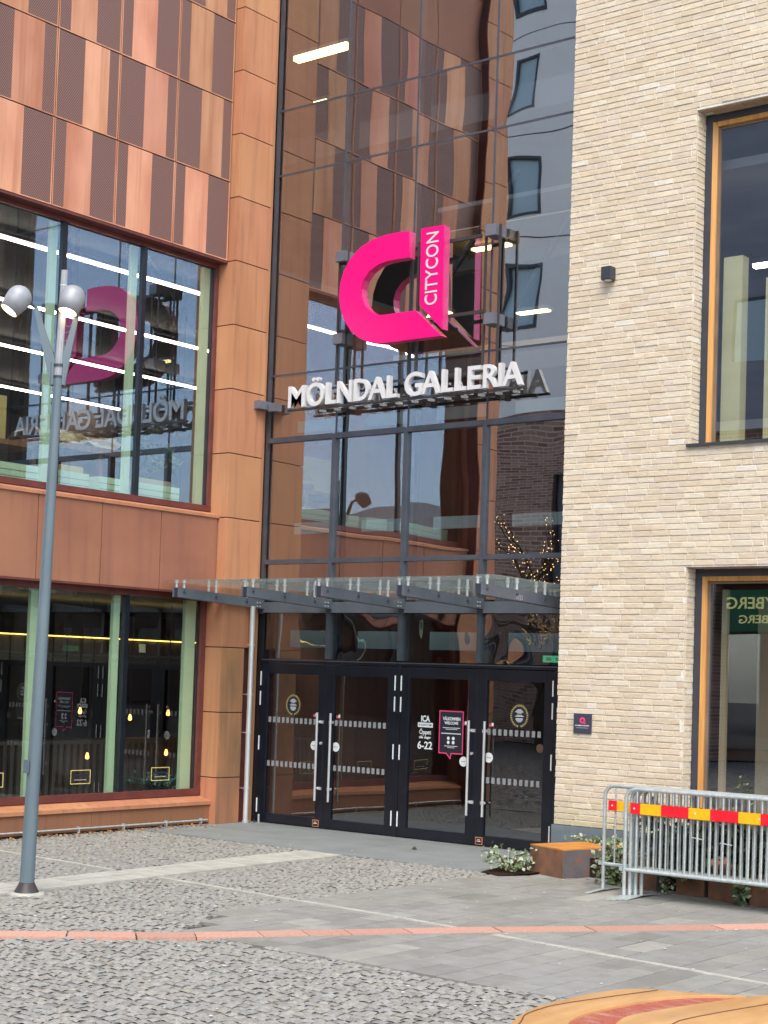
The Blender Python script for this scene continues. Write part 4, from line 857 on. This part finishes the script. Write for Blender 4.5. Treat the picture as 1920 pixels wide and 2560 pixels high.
# ================================================================= CROWD BARRIERS
def copy_tree(o, parent=None):
    c = o.copy(); COL.objects.link(c)
    if parent: c.parent = parent
    c.matrix_parent_inverse = o.matrix_parent_inverse.copy()
    for ch in list(o.children): copy_tree(ch, c)
    return c
def barrier(x, y, label):
    t = thing('crowd_barrier', label, 'barrier', (x, y, 0), 'stacked galvanised crowd barriers'); L = 2.3; H_ = .985; zb = .255; r = .10
    pts = [(x, y, .02), (x, y, H_ - r)] + [(x + r - r * math.cos(a), y, H_ - r + r * math.sin(a)) for a in (.35, .7, 1.05, 1.3)] + [(x + r, y, H_)] + [(x + L - r, y, H_)] + [(x + L - r + r * math.sin(a), y, H_ - r + r * math.cos(a)) for a in (.35, .7, 1.05, 1.3)] + [(x + L, y, H_ - r), (x + L, y, .02)]
    part(MB().tube(pts, .0175, galv, 12), 'outer_frame', t); part(MB().tube([(x, y, zb), (x + L, y, zb)], .0165, galv, 12), 'bottom_rail', t)
    for i in range(18):
        xx = x + .115 + i * .1215; part(MB().tube([(xx, y, zb), (xx + random.uniform(-.004, .004), y + .002, .6), (xx, y, H_)], .0088, galv, 8, False), 'upright_bar', t)
    for xx in (x, x + L):
        part(MB().prism([(xx - .022, y - .30, .002), (xx + .022, y - .30, .002), (xx + .022, y - .30, .008), (xx - .022, y - .30, .008)], (0, .30, .016), galv).prism([(xx - .022, y, .018), (xx + .022, y, .018), (xx + .022, y, .024), (xx - .022, y, .024)], (0, .30, -.016), galv), 'foot', t)
    part(box((x - .05, y - .012, zb - .012), (x - .016, y + .012, zb + .022), galv).box((x - .045, y - .01, .735), (x - .016, y + .01, .760), galv), 'hook', t)
    part(box((x + L + .016, y - .012, zb - .012), (x + L + .05, y + .012, zb + .022), galv), 'hook', t)
    return t
def board(t, x0, x1, y, z0, z1, marks):
    mb = MB(); e = [x0] + marks + [x1]
    for i in range(len(e) - 1): mb.box((e[i], y - .003, z0), (e[i + 1], y, z1), redrefl if i % 2 == 0 else yelrefl)
    for i in range(4): mb.add(*(lambda D: (D.v, D.f, stickw))(disc(x0 + .04 + i * (x1 - x0 - .08) / 3, (z0 + z1) / 2, .008, y - .0032, stickw, seg=8, t=.002)))
    return part(mb, 'warning_board', t)
lbs = ['front barrier of the stack, with the full red and yellow warning board', 'galvanised barrier directly behind the front one in the stack', 'third galvanised barrier from the front of the stack', 'fourth galvanised barrier from the front of the stack', 'fifth galvanised barrier, just in front of the rearmost', 'rearmost barrier of the stack, sticking out left, with its own striped board']
proto = barrier(-7.363, 12.945, lbs[0])
xo = [0, .03, .062, .095, -.028, -.365]
for k in range(1, 6):
    c = copy_tree(proto); c.location = proto.location + Vector((xo[k], .05 * k, 0)); c['label'] = lbs[k]
    if k in (5, 2, 1):
        yy = proto.location.y + .05 * k - .02; x0 = c.location.x + .05
        board(c, x0, x0 + 1.95, yy, .755, .848, [x0 + v for v in ((.09, .31, .55, .80, 1.02, 1.27, 1.5, 1.75) if k == 5 else (.11, .33, .57, .79, 1.03, 1.25, 1.5, 1.72))])
board(proto, -7.305, -5.40, 12.945 - .0185, .765, .862, [-7.205, -6.995, -6.722, -6.512, -6.244, -6.038, -5.77, -5.57])
# small broken bar pieces wired across
bpm = MB().tube([(-6.70, 12.95, .60), (-6.60, 12.95, .59)], .006, galv, 6).tube([(-6.42, 12.95, .575), (-6.31, 12.95, .565)], .006, galv, 6); part(bpm, 'tie_wire', proto)

# ================================================================= PLANTERS + IVY
def rustbox(c, u, v, lu, lv, h, label, tm=None):
    """c front corner, u and v horizontal unit directions"""
    t = thing('planter_box', label, 'planter box', (c[0], c[1], 0), 'rusty steel planter boxes'); c = Vector((c[0], c[1], 0)); u = Vector((*u, 0)).normalized(); v = Vector((*v, 0)).normalized()
    P = [c, c + u * lu, c + u * lu + v * lv, c + v * lv]
    for i, mt in enumerate((rust, rust, rust, rustgrey)):
        a, b = P[i], P[(i + 1) % 4]; ins = -(b - a).normalized().cross(Vector((0, 0, 1))) * .006
        if ins.dot((P[0] + P[2]) / 2 - a) < 0: ins = -ins
        part(MB().prism([a, b, b + ins, a + ins], (0, 0, h - .012), mt), 'side_plate', t)
    part(MB().prism([P[0] + Vector((0, 0, h - .012)), P[1] + Vector((0, 0, h - .012)), P[2] + Vector((0, 0, h - .012)), P[3] + Vector((0, 0, h - .012))], (0, 0, .012), tm or rust), 'top_plate', t, bevel=.004)
    return t
rustbox((-8.462, 13.665), (-.935, .355), (.30, .954), .545, .88, .285, 'rust brown steel block at the brick corner, its orange top fully visible', rusttop)
rustbox((-7.38, 13.58), (-1, .15), (.1, 1), .42, .8, .28, 'rusty planter box low behind the left posts of the barrier stack')
rustbox((-6.887, 13.585), (-1, -.03), (.05, 1), .285, .85, .28, 'rusty planter box second from the left under the barrier stack')
rustbox((-6.48, 13.41), (-.93, .37), (.25, .97), .375, .85, .28, 'rusty planter box left of the hanging ivy under the barrier stack')
rustbox((-6.0, 13.38), (-.99, .12), (.1, 1), .365, .85, .28, 'rusty planter box cut by the right photo edge behind the barriers')
tag(MB().add([(-9.31 + .02, 13.45, .004), (-8.98, 13.30, .004), (-8.80, 13.60, .02), (-8.85, 14.8, .03), (-9.3, 14.8, .03), (-9.33, 13.9, .02)], [tuple(range(6))], soilm).build('soil_patch'), kind='structure')
tag(MB().box((-8.96, 14.0, .0), (-8.0, 14.8, .19), soilm).box((-8.0, 13.75, .0), (-2.3, 14.8, .16), soilm).build('planting_bed'), kind='structure')
plant('ivy_plant', 'pale green ivy sprawling on dark soil left of the rusty block', 'plant', (-9.06, 13.62, .02), (.34, .26, .20), 190, .05, (leafpale, leafpale, leafm), 11)
plant('ivy_plant', 'ivy trailing along the back edge of the rusty block below the plinth', 'plant', (-8.45, 14.55, .24), (.50, .10, .10), 260, .05, (leafpale, leafm), 9)
plant('ivy_plant', 'green ivy clump on the paving between rusty block and left barrier posts', 'plant', (-7.86, 13.70, .02), (.26, .22, .40), 420, .055, (leafm, leafpale), 12)
plant('ivy_plant', 'ivy hanging in front of the gap between the two right planter boxes', 'plant', (-6.415, 13.36, .03), (.07, .05, .20), 60, .075, (leafm, leafpale), 4)
plant('ivy_plant', 'reddish bare ivy strands with a few leaves under the left end of the front barrier', 'plant', (-7.22, 13.45, .02), (.12, .08, .25), 50, .045, (leafpale, leafm), 6)
for i, (x, lb) in enumerate(((-7.05, 'dark leafy shrub behind the left half of the barrier stack'), (-6.35, 'dark leafy shrub behind the middle of the barrier stack'), (-5.6, 'dark leafy shrub behind the right end of the barrier stack'))):
    plant('shrub', lb, 'shrub', (x, 13.50, .20), (.50, .16, .52), 1300, .075, (leafdark, leafdark, leafm), 12, 'dark shrubs behind the barriers')
t = thing('seedling', 'thin bare twig with sparse leaves standing before the lower brick window', 'plant', (-6.45, 13.5, .28))
part(MB().tube([(-6.45, 13.5, .28), (-6.44, 13.5, .75), (-6.46, 13.5, 1.15)], [.006, .004, .002], barkm, 5), 'stem', t); lf = MB()
for k in range(26): leaf(lf, (-6.45 + random.gauss(0, .05), 13.5 + random.gauss(0, .03), random.uniform(.98, 1.12)), (random.gauss(0, 1), random.gauss(0, 1), 1), .035, leafm)
part(lf, 'foliage', t)
# bits of litter: pale petals / gum spots and a tuft of moss
lit = MB()
for k in range(170):
    x, y = random.uniform(-13.5, -3.5), random.uniform(6.5, 13.9)
    if not infrus(x, y, .1): continue
    r = random.uniform(.006, .016); n = 6; a0 = random.uniform(0, 6)
    lit.add([(x + r * math.cos(a0 + 1.05 * q) * random.uniform(.6, 1.2), y + r * math.sin(a0 + 1.05 * q), .0065) for q in range(n)], [tuple(range(n))], stickw)
tag(lit.build('ground_specks'), 'tiny white specks scattered over the paving and cobbles', 'litter', kind='stuff')
plant('moss_tuft', 'tiny olive moss tuft on the grey slab before the doors', 'plant', (-10.95, 14.55, 0), (.035, .03, .025), 60, .02, (leafm, leafdark), 4)
dl = MB()
for k in range(420): x = -14.33 + abs(random.gauss(0, .12)); leaf(dl, (x, random.uniform(10.8, 14.6), .004 + random.random() * .01), (random.gauss(0, .3), random.gauss(0, .3), 1), random.uniform(.02, .045), random.choice((rust, barkm, wood)))
tag(dl.build('leaf_litter'), 'dry brown leaf litter gathered along the foot of the copper wall', 'litter', kind='stuff')

# ================================================================= FOREGROUND BENCH
be = thing('curved_bench', 'orange timber bench with rounded ends and a red terrazzo strip in the foreground', 'bench', (-3.6, 6.2, 0))
def slab(poly, ztop, h, mt, nm, bev):
    """poly: list of (x,y,z) top outline"""
    bm = bmesh.new(); vt = [bm.verts.new(p) for p in poly]; f = bm.faces.new(vt); r_ = bmesh.ops.extrude_face_region(bm, geom=[f])
    for v in [g for g in r_['geom'] if isinstance(g, bmesh.types.BMVert)]: v.co.z -= h
    bmesh.ops.recalc_face_normals(bm, faces=bm.faces[:]); tope = [e for e in bm.edges if all(any((v.co - Vector(p)).length < 1e-5 for p in poly) for v in e.verts)]
    bmesh.ops.bevel(bm, geom=tope, offset=bev, segments=5, affect='EDGES', profile=.5, clamp_overlap=True); bm.verts.index_update()
    mb = MB().add([v.co for v in bm.verts], [[v.index for v in g.verts] for g in bm.faces], mt, True); bm.free()
    o = part(mb, nm, be); return o
def curve(pts, n=6):
    out = []
    for i in range(len(pts) - 1):
        p0, p1, p2, p3 = pts[max(i - 1, 0)], pts[i], pts[i + 1], pts[min(i + 2, len(pts) - 1)]
        for k in range(n):
            t = k / n; out.append(tuple(.5 * ((2 * p1[j]) + (-p0[j] + p2[j]) * t + (2 * p0[j] - 5 * p1[j] + 4 * p2[j] - p3[j]) * t * t + (-p0[j] + 3 * p1[j] - 3 * p2[j] + p3[j]) * t ** 3) for j in (0, 1)))
    out.append(tuple(pts[-1])); return out
Z0 = .45
O1 = [(-3.50, 5.10), (-3.78, 5.60), (-3.923, 5.938), (-4.015, 6.196), (-4.047, 6.45), (-4.035, 6.75), (-3.995, 6.97), (-3.90, 7.115), (-3.647, 7.216), (-3.467, 7.326)]
I1 = [(-3.467, 7.326), (-3.632, 7.170), (-3.745, 6.95), (-3.795, 6.651), (-3.815, 6.424), (-3.784, 6.227), (-3.73, 6.09), (-3.55, 5.70), (-3.30, 5.10)]
O2 = [(-3.05, 5.10), (-3.38, 5.80), (-3.56, 6.18), (-3.645, 6.40), (-3.645, 6.56), (-3.60, 6.80), (-3.533, 7.059), (-3.467, 7.326)]
E2 = [(-3.467, 7.326), (-3.38, 7.47), (-3.20, 7.62)]
outer1, inner1 = curve(O1), curve(I1)
slab([(x, y, Z0) for x, y in outer1 + inner1[1:]], Z0, .40, orange, 'timber_seat', .018)
outer2 = curve(O2)[:-1] + curve(E2); inner2 = curve([(-2.85, 7.60), (-3.0, 7.30), (-3.10, 7.0), (-3.12, 6.6), (-3.05, 6.2), (-2.9, 5.7), (-2.6, 5.1)])
slab([(x, y, Z0 + .002) for x, y in outer2 + inner2], Z0, .402, orange, 'timber_seat', .018)
strip = curve(I1)[::-1][6:-1] + curve(O2)[::-1][1:-6]
strip = [(x, y, Z0 - .012) for x, y in strip]
slab(strip, Z0, .37, mosaic, 'terrazzo_strip', .004)
def offs(line, d):
    out = []
    for i in range(len(line)):
        a = Vector((*line[max(i - 1, 0)], 0)); b = Vector((*line[min(i + 1, len(line) - 1)], 0)); t_ = (b - a).normalized(); out.append(Vector((line[i][0], line[i][1], 0)) + Vector((t_.y, -t_.x, 0)) * d)
    return out
for ln, zz in (([(-3.62, 5.45), (-3.82, 5.80), (-3.916, 6.015), (-3.984, 6.16), (-4.005, 6.357), (-3.995, 6.483), (-3.964, 6.633), (-3.904, 6.879), (-3.845, 7.115)], Z0), ([(-3.20, 5.8), (-3.36, 6.25), (-3.415, 6.477), (-3.42, 6.591), (-3.383, 6.827), (-3.304, 7.198), (-3.25, 7.45)], Z0 + .002)):
    part(MB().tube([(x, y, zz + .0005) for x, y in curve(ln)], .0035, seamm, 6), 'joint_line', be)

# ================================================================= THE OTHER SIDE OF THE SQUARE (seen in the glass)
gr = thing('grey_apartment_block', 'pale grey rendered block with tall framed windows, mirrored in the upper glass wall', 'building', (-34, -10, 0))
zs_ = [11.0, 12.75, 14.75, 16.05, 18.05, 19.3, 21.35, 22.6, 24.65, 27]; mb = MB(); mb.box((-48, -22, 10.0), (-23.5, -10.3, 27), greybld)
mb.box((-48, -10.3, 10.0), (-23.5, -10.05, 12.75), greybld)
for i in range(1, 9, 1):
    z0, z1 = zs_[i], zs_[i + 1]
    if i % 2 == 1:
        x = -48
        for wx in [-28.15 - 3.1 * k for k in range(6)][::-1]: mb.box((x, -10.3, z0), (wx, -10.05, z1), greybld); x = wx + 1.15
        mb.box((x, -10.3, z0), (-23.5, -10.05, z1), greybld)
    else: mb.box((-48, -10.3, z0), (-23.5, -10.05, z1), greybld)
for z in (12.2, 15.4, 18.7, 22.0): mb.box((-48, -10.048, z), (-23.5, -10.04, z + .03), anthr)
part(mb, 'wall', gr)
for i in range(1, 9, 2):
    for k in range(6):
        wx = -28.15 - 3.1 * k; z0, z1 = zs_[i], zs_[i + 1]
        f = part(MB().box((wx, -10.14, z0), (wx + .09, -10.03, z1), anthr).box((wx + 1.06, -10.14, z0), (wx + 1.15, -10.03, z1), anthr).box((wx + .09, -10.14, z0), (wx + 1.06, -10.03, z0 + .1), anthr).box((wx + .09, -10.14, z1 - .08), (wx + 1.06, -10.03, z1), anthr), 'window', gr)
        part(box((wx + .09, -10.20, z0 + .1), (wx + 1.06, -10.16, z1 - .08), winpale), 'pane', f)
br = thing('brown_brick_building', 'brown brick building below the grey block, mirrored in the lower glass wall', 'building', (-30, -10, 0))
mb = MB().box((-48, -22, 0), (-23.5, -10.3, 9.98), brownbr); x = -48
wxs = [-46, -42.6, -39.2, -35.8, -32.4, -29.55, -26.3]
for zz0, zz1 in ((0, .9), (3.2, 4.5), (8.2, 9.98)): mb.box((-48, -10.3, zz0), (-23.5, -10.0, zz1), brownbr)
for zz0, zz1 in ((.9, 3.2), (4.5, 8.2)):
    x = -48
    for wx in wxs: mb.box((x, -10.3, zz0), (wx, -10.0, zz1), brownbr); x = wx + 1.3
    mb.box((x, -10.3, zz0), (-23.5, -10.0, zz1), brownbr)
part(mb, 'wall', br)
for zz0, zz1 in ((.9, 3.2), (4.5, 8.2)):
    for wx in wxs:
        f = part(MB().box((wx, -10.25, zz0), (wx + .09, -10.12, zz1), anthr).box((wx + 1.21, -10.25, zz0), (wx + 1.3, -10.12, zz1), anthr).box((wx + .6, -10.25, zz0), (wx + .68, -10.12, zz1), inttan), 'window', br); part(box((wx + .09, -10.28, zz0), (wx + 1.21, -10.26, zz1), intdark), 'pane', f)
sh = thing('shop_building', 'dark brick shop with a green name sign, mirrored in the lower brick building window', 'building', (-16, -8.2, 0))
part(MB().box((-22.5, -20, 0), (-9, -8.8, 6.5), brownbr).box((-22.5, -8.8, 4.6), (-9, -8.2, 6.5), brownbr).box((-22.5, -8.8, 0), (-19.4, -8.2, 4.6), brownbr).box((-11, -8.8, 0), (-9, -8.2, 4.6), brownbr), 'wall', sh)
part(box((-23.2, -20, 6.52), (-9, -8.3, 8.6), brownbr).box((-23.3, -20, 8.6), (-8.9, -8.05, 8.85), white), 'upper_wall', sh)
part(MB().prism([(-23.2, -8.2, 8.86), (-23.2, -20, 8.86), (-23.2, -18, 21), (-23.2, -11.5, 21)], (14.2, 0, 0), noisy(mat('slate_roof', rough=.6), (.20, .21, .25), (.26, .27, .31), (.6, 3, 3))), 'roof', sh)
for k in range(5): part(box((-22 + k * 2.7, -9.4 - .1, 10.4), (-20.9 + k * 2.7, -8.65, 12.2), anthr).box((-21.9 + k * 2.7, -8.649, 10.5), (-21.0 + k * 2.7, -8.64, 12.1), winpale), 'dormer', sh)
part(box((-19.4, -8.7, .3), (-11, -8.65, 3.3), far_ := gl_far).box((-19.4, -8.79, 0), (-11, -8.72, 4.6), intbrown), 'shop_front', sh)
part(box((-19.05, -8.15, 3.35), (-13.5, -7.98, 4.40), signgreen), 'sign_board', sh)
T_ = textmesh('RENNER & NYBERG', signgold, -18.95, -15.1, 3.92, 4.22, 0, .02, offset=.01); T_.v = [(-18.95 - 15.1 - v[0], -7.979 - v[1], v[2]) for v in T_.v]; part(T_, 'sign_lettering', sh)
T_ = textmesh('RENNER & NYBERG', signgold, -18.6, -15.6, 3.55, 3.76, 0, .02, offset=.01); T_.v = [(-18.6 - 15.6 - v[0], -7.979 - v[1], v[2]) for v in T_.v]; part(T_, 'sign_lettering', sh)
# bare trees hung with fairy lights, mirrored in the glass
def bare_tree(name, label, c, h, lights, sd_):
    rs = random.Random(sd_); t = thing(name, label, 'tree', c); tr = MB(); fl_ = MB(); c = Vector(c)
    def grow(p, d, L, r, lv):
        e = p + d * L; mid = (p + e) / 2 + Vector((rs.gauss(0, .04), rs.gauss(0, .04), 0)) * L
        tr.tube([p, mid, e], [r, r * .85, r * .62], barkm, 6, False)
        if lights and lv >= 2:
            for k in range(3):
                q = p.lerp(e, rs.random()) + Vector((rs.gauss(0, .05), rs.gauss(0, .05), rs.gauss(0, .05))); s_ = .013
                fl_.add([q + Vector((s_, 0, 0)), q + Vector((-s_, 0, 0)), q + Vector((0, s_, 0)), q + Vector((0, -s_, 0)), q + Vector((0, 0, s_)), q + Vector((0, 0, -s_))], [(0, 2, 4), (2, 1, 4), (1, 3, 4), (3, 0, 4), (2, 0, 5), (1, 2, 5), (3, 1, 5), (0, 3, 5)], fairym)
        if lv < 5:
            for k in range(3 if lv < 4 else 2):
                nd = (d + Vector((rs.gauss(0, .5), rs.gauss(0, .5), rs.gauss(.12, .28)))).normalized(); grow(p.lerp(e, rs.uniform(.55, 1)), nd, L * rs.uniform(.6, .82), r * .58, lv + 1)
    grow(c, Vector((0, 0, 1)), h * .36, h * .024, 0)
    part(tr, 'trunk', t)
    if lights: part(fl_, 'fairy_lights', t)
bare_tree('lit_tree', 'bare tree wound with golden fairy lights, mirrored near the brick corner', (-24.3, -7.4, 0), 7.2, True, 3)
bare_tree('lit_tree', 'second bare tree with golden fairy lights, mirrored left of the glass hall centre', (-27.6, -4.0, 0), 7.5, True, 5)
bare_tree('bare_tree', 'tall leafless tree on the square, mirrored in the upper window and glass', (16, -9, 0), 9, False, 9)
bare_tree('bare_tree', 'smaller leafless tree on the square, mirrored low in the upper window', (9, -7, 0), 7, False, 11)
fa = thing('far_roofs', 'low dark town building beyond the square, mirrored low in the upper window', 'building', (24, -22, 0))
part(box((5, -34, 0), (48, -26, 7.5), brownbr).prism([(5, -34.3, 7.5), (5, -25.7, 7.5), (5, -30, 10)], (43, 0, 0), anthr), 'wall', fa)
